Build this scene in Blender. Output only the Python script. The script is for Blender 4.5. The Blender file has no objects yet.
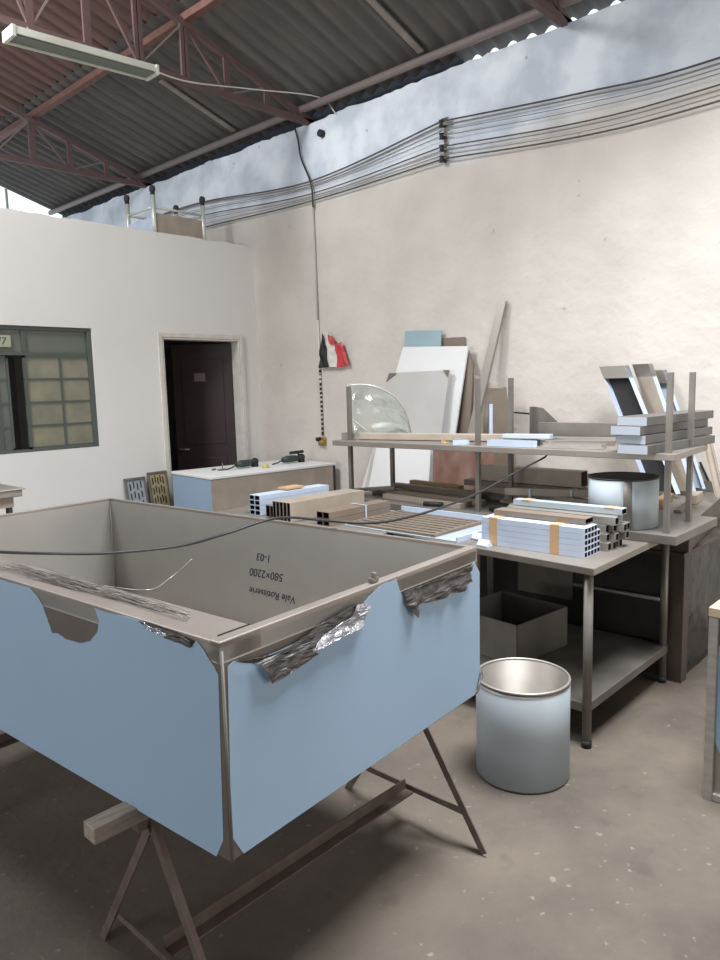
import bpy, bmesh, math, random
import numpy as np
from mathutils import Vector, Matrix, Quaternion
from mathutils.geometry import tessellate_polygon
from mathutils.noise import noise as mnoise
R_ = random.Random(7)
scene = bpy.context.scene
COL = scene.collection

# ---------------------------------------------------------------- camera
F = 724.0; H = 1.70
def _cam_axes():
    hy = lambda x: 396 - .0275*x
    p = np.array([0-360, hy(0)-480, F]); q = np.array([720-360, hy(720)-480, F])
    down = np.cross(q, p); down /= np.linalg.norm(down)
    if down[1] < 0: down = -down
    up = -down
    X = np.array([1039-360, hy(1039)-480, F]); X -= up*X.dot(up); X /= np.linalg.norm(X)
    Y = np.cross(up, X)
    if Y[2] < 0: Y = -Y
    return np.array([X, Y, up])
RW = _cam_axes()
cd = bpy.data.cameras.new('camera'); cam = bpy.data.objects.new('camera', cd); COL.objects.link(cam)
cd.sensor_fit = 'VERTICAL'; cd.sensor_height = 36; cd.lens = 36*F/960; cd.clip_end = 200; cd.clip_start = .05
M3 = Matrix(((RW[0][0], -RW[0][1], -RW[0][2]), (RW[1][0], -RW[1][1], -RW[1][2]), (RW[2][0], -RW[2][1], -RW[2][2])))
cam.matrix_world = Matrix.Translation((0, 0, H)) @ M3.to_4x4()
scene.camera = cam
# surveying helpers: where the sight line through a point of the photo meets a known plane of the place
def ray(px, py): return Vector(RW @ np.array([px-360, py-480, F]))
def az(px, py, h): r = ray(px, py); return Vector((0, 0, H)) + r*((h-H)/r.z)
def ax(px, py, x): r = ray(px, py); return Vector((0, 0, H)) + r*(x/r.x)
def ay(px, py, y): r = ray(px, py); return Vector((0, 0, H)) + r*(y/r.y)
def apl(px, py, o, n):
    r = ray(px, py); c = Vector((0, 0, H)); return c + r*((Vector(o)-c).dot(n)/r.dot(n))

# ---------------------------------------------------------------- world, lights, exposure
w = bpy.data.worlds.new('overcast_sky'); scene.world = w; w.use_nodes = True
nt = w.node_tree; bg = nt.nodes['Background']
bg.inputs[0].default_value = (.80, .90, 1.0, 1); bg.inputs[1].default_value = 1.5
def area(name, loc, target, sx, sy, power, col, spread=180):
    l = bpy.data.lights.new(name, 'AREA'); l.shape = 'RECTANGLE'; l.size = sx; l.size_y = sy; l.energy = power; l.color = col; l.spread = math.radians(spread)
    o = bpy.data.objects.new(name, l); COL.objects.link(o); o.location = loc
    d = Vector(target)-Vector(loc); o.rotation_euler = d.to_track_quat('-Z', 'Y').to_euler(); return o
# daylight through the roof light opening and through the gate of the workshop behind the viewer, with two added fill lights
area('skylight', (2.75, .75, 4.98), (2.75, .75, 0), 1.5, 1.7, 300, (.94, .96, 1.0), 125)
area('rear_fill', (.6, 5.0, 5.5), (3.4, 6.2, 1), 1.0, 1.8, 270, (.97, .98, 1))  # fill light added to brighten the white front wall
area('gate_daylight', (3.4, -3.9, 1.9), (4.4, 3, 1.8), 3.0, 3.0, 95, (1, .90, .80))
area('side_fill', (-5.2, 3.2, 1.9), (1.5, 3.0, 1.0), 3.6, 3.0, 230, (.93, .96, 1.0))  # fill light added to brighten the tank's left face; no gate there
vs = scene.view_settings; vs.view_transform = 'Standard'; vs.look = 'None'; vs.gamma = 1; vs.use_curve_mapping = False
vs.exposure = 0.0

# ---------------------------------------------------------------- materials
def s2l(c):
    return tuple((v/255/12.92 if v/255 <= .04045 else ((v/255+.055)/1.055)**2.4) for v in c)
def mat(name, rgb, rough=.6, metal=0, noise=0, scale=5, rgb2=None, stretch=None, bump=0, trans=0, alpha=1, bscale=None, detail=4, spec=None):
    m = bpy.data.materials.new(name); m.use_nodes = True; n = m.node_tree; b = n.nodes['Principled BSDF']
    c = s2l(rgb)
    b.inputs['Base Color'].default_value = (*c, 1); b.inputs['Roughness'].default_value = rough; b.inputs['Metallic'].default_value = metal
    if spec is not None: b.inputs['Specular IOR Level'].default_value = spec
    if trans: b.inputs['Transmission Weight'].default_value = trans
    if alpha < 1: b.inputs['Alpha'].default_value = alpha
    if noise or bump:
        tc = n.nodes.new('ShaderNodeTexCoord'); mp = n.nodes.new('ShaderNodeMapping'); n.links.new(tc.outputs['Object'], mp.inputs[0])
        if stretch: mp.inputs['Scale'].default_value = stretch
    if noise:
        nz = n.nodes.new('ShaderNodeTexNoise'); nz.inputs['Scale'].default_value = scale; nz.inputs['Detail'].default_value = detail
        n.links.new(mp.outputs[0], nz.inputs[0])
        rp = n.nodes.new('ShaderNodeValToRGB'); rp.color_ramp.elements[0].position = .5-noise/2; rp.color_ramp.elements[1].position = .5+noise/2
        c2 = s2l(rgb2) if rgb2 else tuple(v*.7 for v in c)
        rp.color_ramp.elements[0].color = (*c2, 1); rp.color_ramp.elements[1].color = (*c, 1)
        n.links.new(nz.outputs[0], rp.inputs[0]); n.links.new(rp.outputs[0], b.inputs['Base Color'])
    if bump:
        nb = n.nodes.new('ShaderNodeTexNoise'); nb.inputs['Scale'].default_value = bscale or scale*3; nb.inputs['Detail'].default_value = 6
        n.links.new(mp.outputs[0], nb.inputs[0])
        bp = n.nodes.new('ShaderNodeBump'); bp.inputs['Strength'].default_value = bump; bp.inputs['Distance'].default_value = .02
        n.links.new(nb.outputs[0], bp.inputs['Height']); n.links.new(bp.outputs[0], b.inputs['Normal'])
    return m
STEEL = mat('brushed_steel', (172, 167, 160), .42, .6, .6, 6, (146, 141, 134), (1, 1, 8))
STEEL_D = mat('dull_steel', (132, 127, 120), .5, .55, .6, 5, (104, 99, 92))
STEEL_IN = mat('tank_inner_steel', (178, 174, 168), .45, .6, .7, 2.5, (160, 156, 150), bump=.03, bscale=60)
SIDE = mat('steel_dark_reflection', (104, 95, 88), .5, .5, .6, 6, (90, 82, 76))  # same steel as the tank, dark floor reflection put into the colour
UNIT = mat('greasy_unit_steel', (92, 82, 74), .5, .4, .6, 6, (66, 58, 52))
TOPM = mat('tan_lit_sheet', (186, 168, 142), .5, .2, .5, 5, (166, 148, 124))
FLANGE = mat('flange_steel', (160, 151, 143), .38, .6, .6, 4, (138, 130, 122))
TABLE = mat('table_steel', (150, 143, 134), .42, .5, .7, 3, (122, 116, 108))
FILM = mat('blue_protective_film', (138, 160, 180), .5, 0, .8, 1.6, (130, 152, 172), bump=.04, bscale=9)
FILM_P = mat('pale_protective_film', (158, 168, 174), .5, 0, .8, 3, (146, 154, 158))
FILM_BK = mat('film_dark_back', (76, 71, 68), .45, .2, .6, 14, (52, 49, 48), bump=.5, bscale=25)
FILM_SH = mat('film_crinkled_silver', (205, 208, 214), .2, .8, .5, 20, (150, 150, 160), bump=.6, bscale=40)
WHITE_P = mat('white_film', (186, 198, 214), .45, 0, .6, 6, (170, 182, 200))
BEIGE = mat('beige_profile', (174, 162, 148), .5, .15, .6, 6, (146, 134, 120), (1, 1, 1))
BEIGE_D = mat('brown_profile', (130, 118, 106), .5, .2, .6, 6, (116, 102, 88))
CARD = mat('cardboard_tape', (186, 152, 112), .5)
RUST = mat('red_oxide_paint', (104, 82, 80), .7, 0, .8, 9, (84, 64, 62))
RUST_P = mat('rusty_purlin', (128, 90, 78), .7, 0, .7, 12, (90, 66, 58))
GREYP = mat('grey_truss_paint', (120, 108, 104), .6)
DARK = mat('dark_metal', (58, 54, 52), .55, .3, .6, 8, (40, 38, 36))
BLACK = mat('black_rubber', (28, 27, 27), .6)
DIRT = mat('dirty_steel_trestle', (108, 96, 88), .6, .3, .7, 14, (72, 56, 48))
WOOD = mat('raw_timber', (176, 146, 104), .7, 0, .6, 6, (140, 112, 78), (1, 8, 8))
WOOD_G = mat('grey_timber', (150, 138, 122), .75, 0, .6, 8, (100, 92, 84), (1, 8, 8))
PAPER = mat('white_board', (222, 222, 220), .6, 0, .7, 2, (206, 206, 204))
GBOARD = mat('grey_board', (186, 184, 180), .6, 0, .8, 4, (166, 164, 160))
TEAL = mat('pale_teal_film', (150, 172, 178), .4, 0, .6, 3, (136, 158, 166))
REDBR = mat('stained_red_panel', (134, 118, 108), .6, .1, .35, 3.2, (112, 66, 56), (1, 1.5, .8), detail=8)
GREEN_T = mat('dark_green_tool_body', (44, 62, 58), .45)
YEL = mat('yellow_plastic', (190, 168, 70), .5)
LAMPW = mat('white_enamel', (206, 208, 196), .45, 0, .5, 5, (186, 188, 176))
LAMPG = mat('lamp_grey_trough', (104, 112, 98), .5)
GLASS = mat('curved_display_glass', (225, 238, 230), .06, 0, trans=.9, alpha=.55)
RED = mat('red_plastic', (186, 60, 64), .5)
WPL = mat('white_plastic_bag', (208, 202, 194), .6)
BRASS = mat('brass_fitting', (168, 140, 80), .4, .5)
CABLE = mat('black_cable', (34, 33, 34), .55)
CABLE_M = mat('dusty_cable', (78, 74, 70), .7)
CABLE_G = mat('grey_cable', (128, 124, 118), .6)
TROLW = mat('galvanised_tube', (206, 208, 200), .4, .4)
DFILM = mat('dark_wrinkled_plastic', (48, 45, 42), .35, .1, .6, 5, (40, 38, 36), bump=1.0, bscale=7)
FRAMEG = mat('grey_green_window_steel', (84, 90, 85), .55, .1, .6, 7, (80, 86, 80))
PANE = mat('frosted_tan_pane', (142, 138, 118), .2, 0, .5, 5, (112, 112, 98))
PANE2 = mat('grey_green_pane', (104, 108, 100), .2, 0, .7, 2, (88, 92, 86))
DOORM = mat('dark_brown_door', (52, 34, 32), .55, 0, .6, 4, (40, 26, 26))
JAMB = mat('cream_door_frame', (216, 212, 204), .6, 0, .4, 9, (200, 194, 184))
INK = mat('marker_ink', (38, 36, 62), .6)
PLATE = mat('number_plate', (160, 162, 142), .6)
PLATE_T = mat('number_plate_text', (80, 82, 66), .6)
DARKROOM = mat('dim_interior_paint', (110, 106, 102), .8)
STRIP = mat('pale_roof_strip', (150, 140, 128), .7, 0, .6, 6, (120, 110, 100))
EAVE = mat('blue_grey_eave_board', (58, 66, 80), .7, 0, .5, 5, (46, 52, 62))

def wall_mat():
    m = bpy.data.materials.new('limewashed_wall'); m.use_nodes = True; n = m.node_tree; b = n.nodes['Principled BSDF']; b.inputs['Roughness'].default_value = .85
    L = n.links.new; N = n.nodes.new
    tc = N('ShaderNodeTexCoord'); sep = N('ShaderNodeSeparateXYZ'); L(tc.outputs['Object'], sep.inputs[0])
    nz = N('ShaderNodeTexNoise'); nz.inputs['Scale'].default_value = 1.3; nz.inputs['Detail'].default_value = 8; L(tc.outputs['Object'], nz.inputs[0])
    ad = N('ShaderNodeMath'); ad.operation = 'MULTIPLY_ADD'; ad.inputs[1].default_value = .35; L(nz.outputs[0], ad.inputs[0]); L(sep.outputs['Z'], ad.inputs[2])
    r1 = N('ShaderNodeMapRange'); r1.inputs[1].default_value = 3.72; r1.inputs[2].default_value = 3.90; L(ad.outputs[0], r1.inputs[0])
    n2 = N('ShaderNodeTexNoise'); n2.inputs['Scale'].default_value = 2.2; n2.inputs['Detail'].default_value = 7; L(tc.outputs['Object'], n2.inputs[0])
    ra = N('ShaderNodeValToRGB'); e = ra.color_ramp.elements; e[0].position = .3; e[1].position = .7
    e[0].color = (*s2l((190, 183, 175)), 1); e[1].color = (*s2l((203, 196, 187)), 1); L(n2.outputs[0], ra.inputs[0])
    rb = N('ShaderNodeValToRGB'); e = rb.color_ramp.elements; e[0].position = .38; e[1].position = .6
    e[0].color = (*s2l((186, 194, 204)), 1); e[1].color = (*s2l((220, 226, 232)), 1); L(n2.outputs[0], rb.inputs[0])
    mx = N('ShaderNodeMix'); mx.data_type = 'RGBA'; L(r1.outputs[0], mx.inputs[0]); L(ra.outputs[0], mx.inputs[6]); L(rb.outputs[0], mx.inputs[7])
    # small chips and scuffs
    n3 = N('ShaderNodeTexNoise'); n3.inputs['Scale'].default_value = 9; n3.inputs['Detail'].default_value = 9; L(tc.outputs['Object'], n3.inputs[0])
    rc = N('ShaderNodeMapRange'); rc.inputs[1].default_value = .70; rc.inputs[2].default_value = .74; L(n3.outputs[0], rc.inputs[0])
    m2 = N('ShaderNodeMix'); m2.data_type = 'RGBA'; L(rc.outputs[0], m2.inputs[0]); L(mx.outputs[2], m2.inputs[6]); m2.inputs[7].default_value = (*s2l((172, 162, 154)), 1)
    L(m2.outputs[2], b.inputs['Base Color'])
    bp = N('ShaderNodeBump'); bp.inputs['Strength'].default_value = .35; bp.inputs['Distance'].default_value = .03; L(n3.outputs[0], bp.inputs['Height']); L(bp.outputs[0], b.inputs['Normal'])
    return m
WALL = wall_mat()
WALLW = mat('white_painted_wall', (226, 224, 220), .85, 0, .7, 1.4, (218, 215, 210), bump=.15, bscale=5)
def floor_mat():
    m = bpy.data.materials.new('worn_concrete'); m.use_nodes = True; n = m.node_tree; b = n.nodes['Principled BSDF']; b.inputs['Roughness'].default_value = .75
    L = n.links.new; N = n.nodes.new
    tc = N('ShaderNodeTexCoord')
    n1 = N('ShaderNodeTexNoise'); n1.inputs['Scale'].default_value = 1.1; n1.inputs['Detail'].default_value = 10; n1.inputs['Roughness'].default_value = .65; L(tc.outputs['Object'], n1.inputs[0])
    r1 = N('ShaderNodeValToRGB'); e = r1.color_ramp.elements; e[0].position = .32; e[1].position = .68
    e[0].color = (*s2l((70, 63, 56)), 1); e[1].color = (*s2l((102, 92, 80)), 1); L(n1.outputs[0], r1.inputs[0])
    n2 = N('ShaderNodeTexNoise'); n2.inputs['Scale'].default_value = 24; n2.inputs['Detail'].default_value = 8; L(tc.outputs['Object'], n2.inputs[0])
    r2 = N('ShaderNodeMapRange'); r2.inputs[1].default_value = .66; r2.inputs[2].default_value = .72; r2.inputs[4].default_value = .55; L(n2.outputs[0], r2.inputs[0])
    mx = N('ShaderNodeMix'); mx.data_type = 'RGBA'; L(r2.outputs[0], mx.inputs[0]); L(r1.outputs[0], mx.inputs[6]); mx.inputs[7].default_value = (*s2l((140, 132, 122)), 1)
    n4 = N('ShaderNodeTexNoise'); n4.inputs['Scale'].default_value = 7; n4.inputs['Detail'].default_value = 6; L(tc.outputs['Object'], n4.inputs[0])
    r4 = N('ShaderNodeMapRange'); r4.inputs[1].default_value = .60; r4.inputs[2].default_value = .72; r4.inputs[4].default_value = .4; L(n4.outputs[0], r4.inputs[0])
    m2 = N('ShaderNodeMix'); m2.data_type = 'RGBA'; L(r4.outputs[0], m2.inputs[0]); L(mx.outputs[2], m2.inputs[6]); m2.inputs[7].default_value = (*s2l((64, 58, 54)), 1)
    L(m2.outputs[2], b.inputs['Base Color'])
    bp = N('ShaderNodeBump'); bp.inputs['Strength'].default_value = .3; bp.inputs['Distance'].default_value = .01; L(n2.outputs[0], bp.inputs['Height']); L(bp.outputs[0], b.inputs['Normal'])
    return m
FLOOR = floor_mat()
ROOF = mat('weathered_fibre_cement', (110, 104, 98), .85, 0, .8, 3, (72, 70, 69), (.5, 4, 1))
ROOF_R = mat('reddish_fibre_cement', (120, 92, 84), .85, 0, .8, 3, (84, 68, 64), (.5, 4, 1))

# ---------------------------------------------------------------- builders
ORG = {}
def V(*a): return Vector(a)
class MB:
    def __init__(s): s.bm = bmesh.new()
    def poly(s, pts, mi=0):
        vs_ = [s.bm.verts.new(p) for p in pts]; f = s.bm.faces.new(vs_); f.material_index = mi; return f
    def hexa(s, p, mi=0):  # p: 4 bottom, 4 top
        v = [s.bm.verts.new(q) for q in p]
        for ix in ((3, 2, 1, 0), (4, 5, 6, 7), (0, 1, 5, 4), (1, 2, 6, 5), (2, 3, 7, 6), (3, 0, 4, 7)):
            s.bm.faces.new([v[i] for i in ix]).material_index = mi
        return s
    def box(s, a, b, mi=0):
        x0, y0, z0 = a; x1, y1, z1 = b
        return s.hexa([V(x0,y0,z0),V(x1,y0,z0),V(x1,y1,z0),V(x0,y1,z0),V(x0,y0,z1),V(x1,y0,z1),V(x1,y1,z1),V(x0,y1,z1)], mi)
    def obox(s, o, e1, e2, e3, mi=0):  # corner + three edge vectors
        o = Vector(o); e1 = Vector(e1); e2 = Vector(e2); e3 = Vector(e3)
        return s.hexa([o, o+e1, o+e1+e2, o+e2, o+e3, o+e1+e3, o+e1+e2+e3, o+e2+e3], mi)
    def prism(s, pts, ext, mi=0):
        pts = [Vector(p) for p in pts]; ext = Vector(ext); n = len(pts)
        a = [s.bm.verts.new(p) for p in pts]; b = [s.bm.verts.new(p+ext) for p in pts]
        s.bm.faces.new(a[::-1]).material_index = mi; s.bm.faces.new(b).material_index = mi
        for i in range(n): s.bm.faces.new((a[i], a[(i+1) % n], b[(i+1) % n], b[i])).material_index = mi
        return s
    def _fr(s, p0, p1, up):
        d = (Vector(p1)-Vector(p0)).normalized(); u = Vector(up)
        if abs(d.dot(u)) > .98: u = V(1, 0, 0)
        sd = d.cross(u).normalized(); uu = sd.cross(d).normalized(); return sd, uu
    def section(s, p0, p1, prof, up=(0,0,1), mi=0, closed=True, caps=True):
        p0 = Vector(p0); p1 = Vector(p1); sd, uu = s._fr(p0, p1, up); n = len(prof)
        a = [s.bm.verts.new(p0+sd*x+uu*y) for x, y in prof]; b = [s.bm.verts.new(p1+sd*x+uu*y) for x, y in prof]
        for i in range(n if closed else n-1): s.bm.faces.new((a[i], a[(i+1) % n], b[(i+1) % n], b[i])).material_index = mi
        if caps: s.bm.faces.new(a[::-1]).material_index = mi; s.bm.faces.new(b).material_index = mi
        return s
    def beam(s, p0, p1, w_, h_, up=(0,0,1), mi=0):
        w_ /= 2; h_ /= 2; return s.section(p0, p1, [(-w_,-h_),(w_,-h_),(w_,h_),(-w_,h_)], up, mi)
    def angle(s, p0, p1, w_, t=.004, up=(0,0,1), mi=0):
        return s.section(p0, p1, [(0,0),(w_,0),(w_,t),(t,t),(t,w_),(0,w_)], up, mi)
    def channel(s, p0, p1, w_, h_, t=.003, up=(0,0,1), mi=0):
        w2 = w_/2; return s.section(p0, p1, [(-w2,0),(w2,0),(w2,h_),(w2-t,h_),(w2-t,t),(-w2+t,t),(-w2+t,h_),(-w2,h_)], up, mi)
    def hollow(s, p0, p1, w_, h_, t=.003, up=(0,0,1), mi=0, mi_in=0):
        p0 = Vector(p0); p1 = Vector(p1); sd, uu = s._fr(p0, p1, up)
        def ring(p, a, b): return [s.bm.verts.new(p+sd*x*a+uu*y*b) for x, y in ((-1,-1),(1,-1),(1,1),(-1,1))]
        o0 = ring(p0, w_/2, h_/2); o1 = ring(p1, w_/2, h_/2); i0 = ring(p0, w_/2-t, h_/2-t); i1 = ring(p1, w_/2-t, h_/2-t)
        for i in range(4):
            j = (i+1) % 4
            s.bm.faces.new((o0[i], o0[j], o1[j], o1[i])).material_index = mi
            s.bm.faces.new((i0[j], i0[i], i1[i], i1[j])).material_index = mi_in
            s.bm.faces.new((o0[j], o0[i], i0[i], i0[j])).material_index = mi
            s.bm.faces.new((o1[i], o1[j], i1[j], i1[i])).material_index = mi
        return s
    def tube(s, pts, r, seg=10, mi=0, caps=True, r_in=None):
        pts = [Vector(p) for p in pts]; rings = []; prev = None
        for k, p in enumerate(pts):
            d = (pts[min(k+1, len(pts)-1)]-pts[max(k-1, 0)]).normalized()
            if prev is None:
                u = V(0,0,1) if abs(d.z) < .9 else V(1,0,0); a = d.cross(u).normalized()
            else: a = (prev-d*prev.dot(d)).normalized()
            prev = a; b = d.cross(a); rr = r[k] if isinstance(r, (list, tuple)) else r
            rings.append([s.bm.verts.new(p+(a*math.cos(t)+b*math.sin(t))*rr) for t in [2*math.pi*i/seg for i in range(seg)]])
        for A, B in zip(rings, rings[1:]):
            for i in range(seg): f = s.bm.faces.new((A[i], A[(i+1) % seg], B[(i+1) % seg], B[i])); f.material_index = mi; f.smooth = True
        if caps: s.bm.faces.new(rings[0][::-1]).material_index = mi; s.bm.faces.new(rings[-1]).material_index = mi
        return s
    def lathe(s, c, prof, seg=48, mi=0, ax_=None):  # prof (r,z) open
        c = Vector(c); rings = []
        for r, z in prof:
            rings.append([s.bm.verts.new(c+V(r*math.cos(t), r*math.sin(t), z)) for t in [2*math.pi*i/seg for i in range(seg)]])
        for A, B in zip(rings, rings[1:]):
            for i in range(seg): f = s.bm.faces.new((A[i], A[(i+1) % seg], B[(i+1) % seg], B[i])); f.material_index = mi; f.smooth = True
        return s
    def build(s, name, m, parent=None, org=None, bevel=0, smooth=False):
        if parent is not None: o_ = ORG[parent.name]
        elif org is not None: o_ = Vector(org)
        else:
            vs2 = [v.co for v in s.bm.verts]; n = len(vs2)
            o_ = V(sum(v.x for v in vs2)/n, sum(v.y for v in vs2)/n, min(v.z for v in vs2))
        bmesh.ops.recalc_face_normals(s.bm, faces=s.bm.faces)
        bmesh.ops.translate(s.bm, verts=s.bm.verts, vec=-o_)
        me = bpy.data.meshes.new(name); s.bm.to_mesh(me); s.bm.free()
        for mm in (m if isinstance(m, (list, tuple)) else [m]): me.materials.append(mm)
        ob = bpy.data.objects.new(name, me); COL.objects.link(ob)
        if parent is not None: ob.parent = parent
        else: ob.location = o_
        ORG[ob.name] = o_
        if bevel:
            b = ob.modifiers.new('bevel', 'BEVEL'); b.width = bevel; b.segments = 2; b.limit_method = 'ANGLE'
        if smooth:
            for p in me.polygons: p.use_smooth = True
        return ob
def tag(o, label, cat, group=None, kind=None):
    o['label'] = label
    if cat: o['category'] = cat
    if group: o['group'] = group
    if kind: o['kind'] = kind
    return o
def thing(name, loc, label, cat, group=None):
    o = bpy.data.objects.new(name, None); COL.objects.link(o); o.location = loc; o.empty_display_size = .1
    ORG[o.name] = Vector(loc); return tag(o, label, cat, group)
def struct(o, label=None):
    o['kind'] = 'structure'
    if label: o['label'] = label
    return o
def dup(o, delta, label=None):
    c = o.copy(); COL.objects.link(c); c.location = o.location+Vector(delta); ORG[c.name] = ORG[o.name]+Vector(delta)
    if label: c['label'] = label
    for ch in list(o.children):
        d = ch.copy(); COL.objects.link(d); d.parent = c
        for g in list(ch.children):
            e = g.copy(); COL.objects.link(e); e.parent = d
    return c
def curve_pts(pts, n=8):
    pts = [Vector(p) for p in pts]; out = []
    P = [pts[0]*2-pts[1]]+pts+[pts[-1]*2-pts[-2]]
    for i in range(1, len(P)-2):
        for k in range(n):
            t = k/n; a, b, c, d = P[i-1], P[i], P[i+1], P[i+2]
            out.append(.5*((2*b)+(c-a)*t+(2*a-5*b+4*c-d)*t*t+(-a+3*b-3*c+d)*t**3))
    out.append(pts[-1]); return out
def text_mesh(body, size, m, name, parent, mw, ext=.0004, shear=.15):
    cu = bpy.data.curves.new('t', 'FONT'); cu.body = body; cu.size = size; cu.extrude = ext; cu.shear = shear; cu.align_x = 'CENTER'; cu.align_y = 'CENTER'
    to = bpy.data.objects.new('t', cu); COL.objects.link(to); dg = bpy.context.evaluated_depsgraph_get()
    me = bpy.data.meshes.new_from_object(to.evaluated_get(dg)); bpy.data.objects.remove(to)
    me.transform(Matrix.Translation(-ORG[parent.name]) @ mw); me.materials.clear(); me.materials.append(m)
    ob = bpy.data.objects.new(name, me); COL.objects.link(ob); ob.parent = parent; ORG[ob.name] = ORG[parent.name]; return ob

# ================================================================ STRUCTURE
WX = 5.3; WY = 6.48
m = MB(); m.box((-5.6, -4.2, -.1), (5.6, 11.2, 0)); struct(m.build('floor', FLOOR, org=(0,0,0)), 'worn brown concrete floor')
# long wall with a crumbling top edge
m = MB(); ys = [-4.2+i*.06 for i in range(257)]
tops = [4.315+.03*mnoise(V(y*2.3, 0, 0))+.018*mnoise(V(y*11, 3, 0)) for y in ys]
a = [m.bm.verts.new((WX, y, 0)) for y in ys]; b = [m.bm.verts.new((WX, y, t)) for y, t in zip(ys, tops)]
c = [m.bm.verts.new((WX+.12, y, t+.01)) for y, t in zip(ys, tops)]; d = [m.bm.verts.new((WX+.12, y, 0)) for y in ys]
for i in range(len(ys)-1):
    for p, q in ((a, b), (b, c), (c, d), (d, a)): m.bm.faces.new((p[i], p[i+1], q[i+1], q[i]))
struct(m.build('wall_right', WALL, org=(WX, 0, 0)), 'long limewashed wall with a pale bluish upper band')
# front wall of the small built-in room with door and window openings
m = MB(); T = .14
DX0, DX1, DZ = 4.07, 5.04, 2.24; WX0, WX1, WZ0, WZ1 = 1.3, 3.34, 1.20, 2.30
x0r = -.6
def wpiece(xa, xb, za, zb): m.box((xa, WY, za), (xb, WY+T, zb))
wpiece(x0r, WX0, 0, 3.2); wpiece(WX0, WX1, 0, WZ0); wpiece(WX0, WX1, WZ1, 3.2); wpiece(WX1, DX0, 0, 3.2); wpiece(DX0, DX1, DZ, 3.2); wpiece(DX1, WX, 0, 3.2)
xs = [x0r+i*.05 for i in range(119)]; xs = [x for x in xs if x <= WX]+[WX]
tt = [3.265+.012*mnoise(V(x*5, 7, 0))+.008*mnoise(V(x*23, 1, 0)) - .02*max(0, (x-5.15)/.15) for x in xs]
for i in range(len(xs)-1):
    x0, x1 = xs[i], xs[i+1]
    m.hexa([V(x0,WY,3.2),V(x1,WY,3.2),V(x1,WY+T,3.2),V(x0,WY+T,3.2),V(x0,WY,tt[i]),V(x1,WY,tt[i+1]),V(x1,WY+T,tt[i+1]),V(x0,WY+T,tt[i])])
bmesh.ops.remove_doubles(m.bm, verts=m.bm.verts, dist=.0005)
struct(m.build('wall_left', WALLW, org=(3, WY, 0)), 'white front wall of the small room')
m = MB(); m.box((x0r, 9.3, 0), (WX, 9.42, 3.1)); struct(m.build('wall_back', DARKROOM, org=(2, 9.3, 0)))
m = MB(); m.box((x0r, WY+T, 3.1), (WX, 9.42, 3.2)); struct(m.build('ceiling_small_room', WALLW))
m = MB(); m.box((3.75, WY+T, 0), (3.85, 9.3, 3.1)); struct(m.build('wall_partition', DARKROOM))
# corrugated roof, both slopes
SL = .31
def zr(x): return 4.455+SL*(5.3-abs(x))
m = MB(); per = .172; n = int(15.4/per*8)
def corr(y): return .026*math.sin(2*math.pi*y/per)
def sheet(xa, xb, dz, mi, skip=None):
    ya = [-4.2+i*15.35/n for i in range(n+1)]
    segs = [(xa, xb)]
    for (u, v_) in segs:
        A = [m.bm.verts.new((u, y, zr(u)+dz+corr(y)+.026)) for y in ya]; B = [m.bm.verts.new((v_, y, zr(v_)+dz+corr(y)+.026)) for y in ya]
        for i in range(n):
            if skip and skip[0] < ya[i] < skip[1]: continue
            f = m.bm.faces.new((A[i], A[i+1], B[i+1], B[i])); f.material_index = mi; f.smooth = True
sheet(5.5, 3.80, 0, 0); sheet(3.95, 2.75, .02, 1, (-.3, 1.8)); sheet(2.9, 1.1, .04, 1, (-.3, 1.8)); sheet(1.2, 0, .05, 1, (4.0, 6.0))  # gap in the ridge sheet is added for the rear fill light
sheet(-.0, -1.8, .05, 1); sheet(-1.7, -3.7, .02, 0); sheet(-3.6, -5.5, 0, 0)
struct(m.build('ceiling', [ROOF, ROOF_R], org=(0, 0, 4)), 'corrugated roof sheets, grey low down and reddish higher up')
m = MB(); m.box((-5.7, -4.3, 0), (1.7, -4.2, 4.4)); m.box((5.1, -4.3, 0), (5.42, -4.2, 4.4)); m.box((1.7, -4.3, 3.4), (5.1, -4.2, 4.4)); struct(m.build('wall_front', WALLW), 'wall with the open gate behind the viewer')
m = MB(); m.box((-5.7, -4.2, 0), (-5.6, 11.2, 4.3)); struct(m.build('wall_outer', WALLW), 'long wall opposite')
# eave board behind the wall top and the frame of the open gable
m = MB(); m.box((5.43, 3.75, 4.12), (5.45, 11.2, 4.47)); struct(m.build('trim_1', EAVE), 'dark eave board')
m = MB()
m.beam((5.3, 11.05, 4.2), (0, 11.05, 4.75), .03, .03); m.beam((4.55, 11.05, 4.25), (4.55, 11.05, 4.66), .03, .03); m.beam((3.2, 11.05, 4.4), (3.2, 11.05, 5.05), .03, .03)
struct(m.build('trim_2', LAMPW), 'thin frame bars across the open gable')
m = MB()
fw = .05
m.box((DX0-fw, WY-.025, 0), (DX0, WY-.001, DZ+fw)); m.box((DX1, WY-.025, 0), (DX1+.05, WY-.001, DZ+fw)); m.box((DX0, WY-.025, DZ), (DX1, WY-.001, DZ+fw)); m.box((DX0+.001, WY-.02, 0), (DX0+.018, WY+T-.01, DZ-.018)); m.box((DX1-.018, WY-.02, 0), (DX1-.001, WY+T-.01, DZ-.018)); m.box((DX0+.001, WY-.02, DZ-.018), (DX1-.001, WY+T-.01, DZ-.001))
struct(m.build('trim_3', JAMB, bevel=.006), 'cream painted door frame')
d1 = bpy.data.objects.new('door_1', None); COL.objects.link(d1); d1.location = (DX1-.02, WY+.12, 0); ORG[d1.name] = V(*d1.location); struct(d1, 'dark brown door standing half open')
a_ = math.radians(135); dv = V(math.cos(a_), math.sin(a_), 0); dn = V(-dv.y, dv.x, 0)
o = V(DX1-.03, WY+.10, 0)
m = MB(); m.obox(o+V(0,0,.01), dv*.66, dn*-.04, V(0,0,2.2))
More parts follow.
